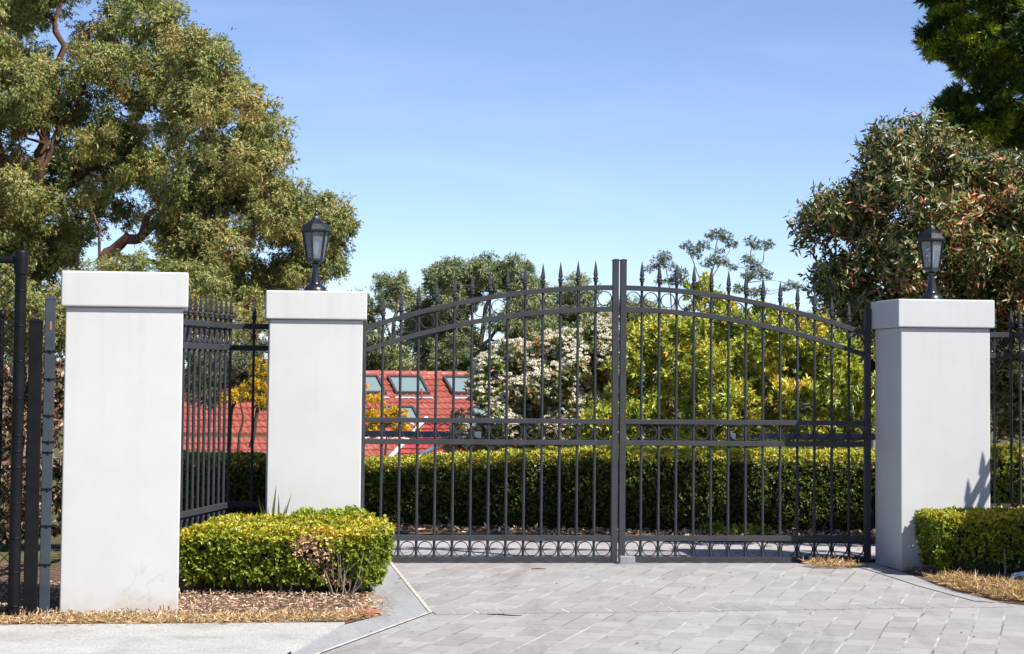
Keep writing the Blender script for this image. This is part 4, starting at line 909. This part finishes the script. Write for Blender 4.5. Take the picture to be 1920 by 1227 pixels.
full_tree('gum_tree', 'rightmost slender gum on the skyline, with two drooping tufts', 'tree', 150, 1400, None, 0, 0, 0, L_GUM, B_GUM,
    [([(1396, 640), (1398, 580), (1405, 510), (1412, 460)], .09, .03), ([(1402, 530), (1430, 490), (1436, 460)], .05, .02)], 114, extra=[(1410, 453, 12, 0), (1420, 462, 9, 0), (1438, 458, 13, 0), (1402, 486, 12, 0), (1414, 497, 13, .4), (1422, 512, 14, 0), (1402, 516, 12, 0), (1436, 516, 10, 0), (1388, 540, 13, 0), (1410, 548, 13, 0), (1376, 500, 8, 0), (1428, 544, 9, 0), (1485, 532, 10, 0), (1498, 538, 9, .4), (1472, 540, 8, 0)], trunk_r=.12, **GK)
# blossom bush
t, o, cl = full_tree('blossom_bush', 'rounded bush covered in cream blossom heads behind the gate', 'shrub', 30, 1010,
    [(828, 870), (838, 795), (868, 735), (890, 690), (920, 650), (960, 640), (1000, 640), (1040, 615), (1070, 600), (1110, 590), (1150, 590), (1200, 640), (1210, 860)], 135, (20, 32), 90, L_PHO, B_DARK,
    [([(1010, 860), (1005, 780), (990, 720)], .03, .012), ([(1030, 860), (1060, 760), (1090, 680)], .03, .012), ([(1000, 850), (940, 780)], .025, .01)], 115, per=2600, L=.085, Wd=.032, trunk_r=.04, r1=.015, twig=.006, droop=.1, spread=1., tint=(.45, .24), sub=7, k=6)
rng = np.random.default_rng(116); HP_, HA = [], []
for c, r in cl:
    for q in range(38):
        d = rng.normal(size=3); d[1] = -abs(d[1])*.9 if rng.uniform() < .8 else d[1]; d[2] = d[2]*.8+.35; d = d/np.linalg.norm(d)
        hc_ = c + d*r*rng.uniform(.85, 1.1); rr = rng.uniform(.022, .046)
        n = 42; q_ = rng.normal(size=(n, 3)); q_ = q_/np.linalg.norm(q_, axis=1, keepdims=True); q_[:, 2] = np.abs(q_[:, 2])*.6
        HP_.append(hc_ + q_*rr); HA.append(np.concatenate([q_ + rng.normal(size=(n, 3))*.3, np.full((n, 1), rng.uniform(.35, .95))], 1))
P = np.concatenate(HP_); A = np.concatenate(HA); n = len(P)
bl = leaf_mesh('blossom', P, rng.normal(size=(n, 3)), A[:, :3], .022, .02, A[:, 3]+rng.normal(size=n)*.15, L_FLO, t, fold=.0); bl['kind'] = 'stuff'
# yellow green shrubs
YK = dict(droop=-.45, spread=.75, flat=.9, cvar=.13, outn=.6, sub=9, k=7, L=.080, Wd=.026, outw=.8)
full_tree('glossy_shrub', 'large sunlit yellow green glossy shrub filling the view through the right gate leaf', 'shrub', 27, 1390,
    [(1075, 870), (1080, 770), (1120, 735), (1140, 660), (1165, 610), (1230, 590), (1320, 575), (1400, 565), (1480, 570), (1560, 600), (1610, 640), (1655, 690), (1680, 860)], 125, (24, 40), 110, L_YEL, B_GREY,
    [([(1345, 850), (1370, 790), (1395, 730), (1420, 670)], .03, .012), ([(1350, 840), (1330, 770), (1300, 700)], .03, .012), ([(1370, 800), (1420, 760), (1480, 700)], .025, .01), ([(1355, 830), (1260, 780), (1200, 720)], .025, .01), ([(1380, 850), (1400, 800), (1440, 770)], .02, .008), ([(1390, 850), (1350, 760), (1380, 700)], .02, .008)],
    117, per=2300, trunk_r=.05, r1=.016, twig=.006, extra=[(1500, 680, 36, .3), (1470, 720, 34, .6), (1530, 650, 34, .2), (1440, 660, 32, .5), (1400, 760, 30, .6), (1340, 740, 28, .6), (1470, 640, 34, .8), (1433, 700, 34, .6), (1425, 690, 36, 1.2)], tint=(.52, .24), **YK)
full_tree('glossy_shrub', 'taller yellow green shrub tip rising behind the spikes of the right gate leaf', 'shrub', 33, 1310,
    [(1265, 640), (1260, 560), (1285, 520), (1320, 502), (1350, 520), (1370, 560), (1440, 600), (1440, 700), (1265, 700)], 36, (14, 26), 60, L_YEL, B_GREY,
    [([(1315, 700), (1315, 620), (1318, 560)], .03, .012)], 118, per=2200, trunk_r=.04, r1=.014, twig=.006, tint=(.5, .2), **YK)
# bronze evergreen tree over the right pillar
VK = dict(stem=2.0, droop=.0, spread=1.1, flat=.9, tint=(.43, .23), cvar=.10, k=6, L=.080, Wd=.027, outw=.8, shell=.4, outn=.6)
full_tree('bronze_evergreen', 'bushy evergreen tree with bronze and reddish leaves over the right pillar', 'tree', 20.5, 1790,
    [(1480, 440), (1490, 405), (1530, 368), (1590, 345), (1618, 300), (1638, 245), (1664, 216), (1700, 240), (1740, 222), (1790, 262), (1860, 285), (1950, 300), (2080, 340), (2120, 600), (2090, 830), (1860, 830), (1850, 640), (1760, 600), (1640, 655), (1590, 600), (1520, 560), (1505, 520), (1530, 490), (1590, 465), (1570, 440), (1520, 470)], 230, (22, 36), 150, L_VIB, B_GREY,
    [([(1790, 760), (1785, 640), (1770, 520), (1740, 400), (1710, 290)], .05, .012), ([(1780, 600), (1690, 520), (1600, 420), (1520, 420)], .03, .008), ([(1780, 620), (1860, 500), (1900, 380)], .035, .01), ([(1788, 680), (1960, 560), (2040, 450)], .035, .01), ([(1770, 540), (1660, 560), (1580, 570)], .02, .008), ([(1788, 700), (1880, 680), (1960, 740)], .03, .01)],
    119, gaps=[(1560, 470, 12), (1680, 420, 6), (1600, 610, 8)], per=3600, trunk_r=.06, r1=.016, twig=.005, **VK)
# conifer at the top right
full_tree('conifer_tree', 'tall dark conifer with golden lit sprays at the upper right corner', 'tree', 46, 2010,
    [(1735, -160), (1730, -40), (1722, 40), (1703, 90), (1708, 135), (1730, 170), (1730, 230), (1775, 260), (1830, 295), (2000, 330), (2200, 330), (2290, 100), (2250, -200), (2150, -420), (2000, -560), (1860, -420)], 300, (24, 40), 230, L_CON, B_DARK,
    [([(2010, 420), (2010, 200), (2005, 0), (2000, -250), (2000, -480)], .14, .03)], 120, per=2300, L=.15, Wd=.021, trunk_r=.18, r1=.03, twig=.008, droop=-.25, spread=.42, flat=.7, tint=(.40, .2), cvar=.25, sub=13, k=8, outw=1.2, outn=1.2)

# unseen tree added past the right edge, limb shaped to shade the hedge
rng = np.random.default_rng(130); o = Vector((5.25, 17.0, 0))
t = thing('added_shade_tree', 'added unseen tree beyond the right edge of the view, its limb shaped to shade the back hedge', 'tree', o)
cl = []
for i in range(34):
    x = 1.35 + .17*i; yh = 20.25 - .63*min(1, max(0, (x-1.6)/3.3))
    for dy, z in ((2.80, 4.96), (3.12, 4.90), (3.45, 4.86), (3.8, 4.80)):
        if rng.uniform() < (.95 if dy < 3 else .8): cl.append((np.array((x + rng.normal()*.08, yh - dy + rng.normal()*.05, z + rng.normal()*.04)) - np.array(o), rng.uniform(.16, .22)))
cl += [(np.array((5.0 + rng.normal()*.4, 17.2 + rng.normal()*.3, 5.6 + rng.normal()*.3)) - np.array(o), .45) for i in range(5)]
mb = MB(); limbs(mb, rng, [([Vector((0, 0, -.1)), Vector((.05, .05, 2)), Vector((-.05, .1, 4.0)), Vector((-.2, .2, 6.2))], .17, .05), ([Vector((-.05, .1, 4.2)), Vector((-1.4, .0, 4.9)), Vector((-3.7, .2, 5.0))], .09, .02)], cl, .03, .012); mb.build('trunk', B_DARK, t)
crown(rng, 'crown', t, cl, L_EUC2, 950, .08, .034, k=6, sub=7, flat=.6)
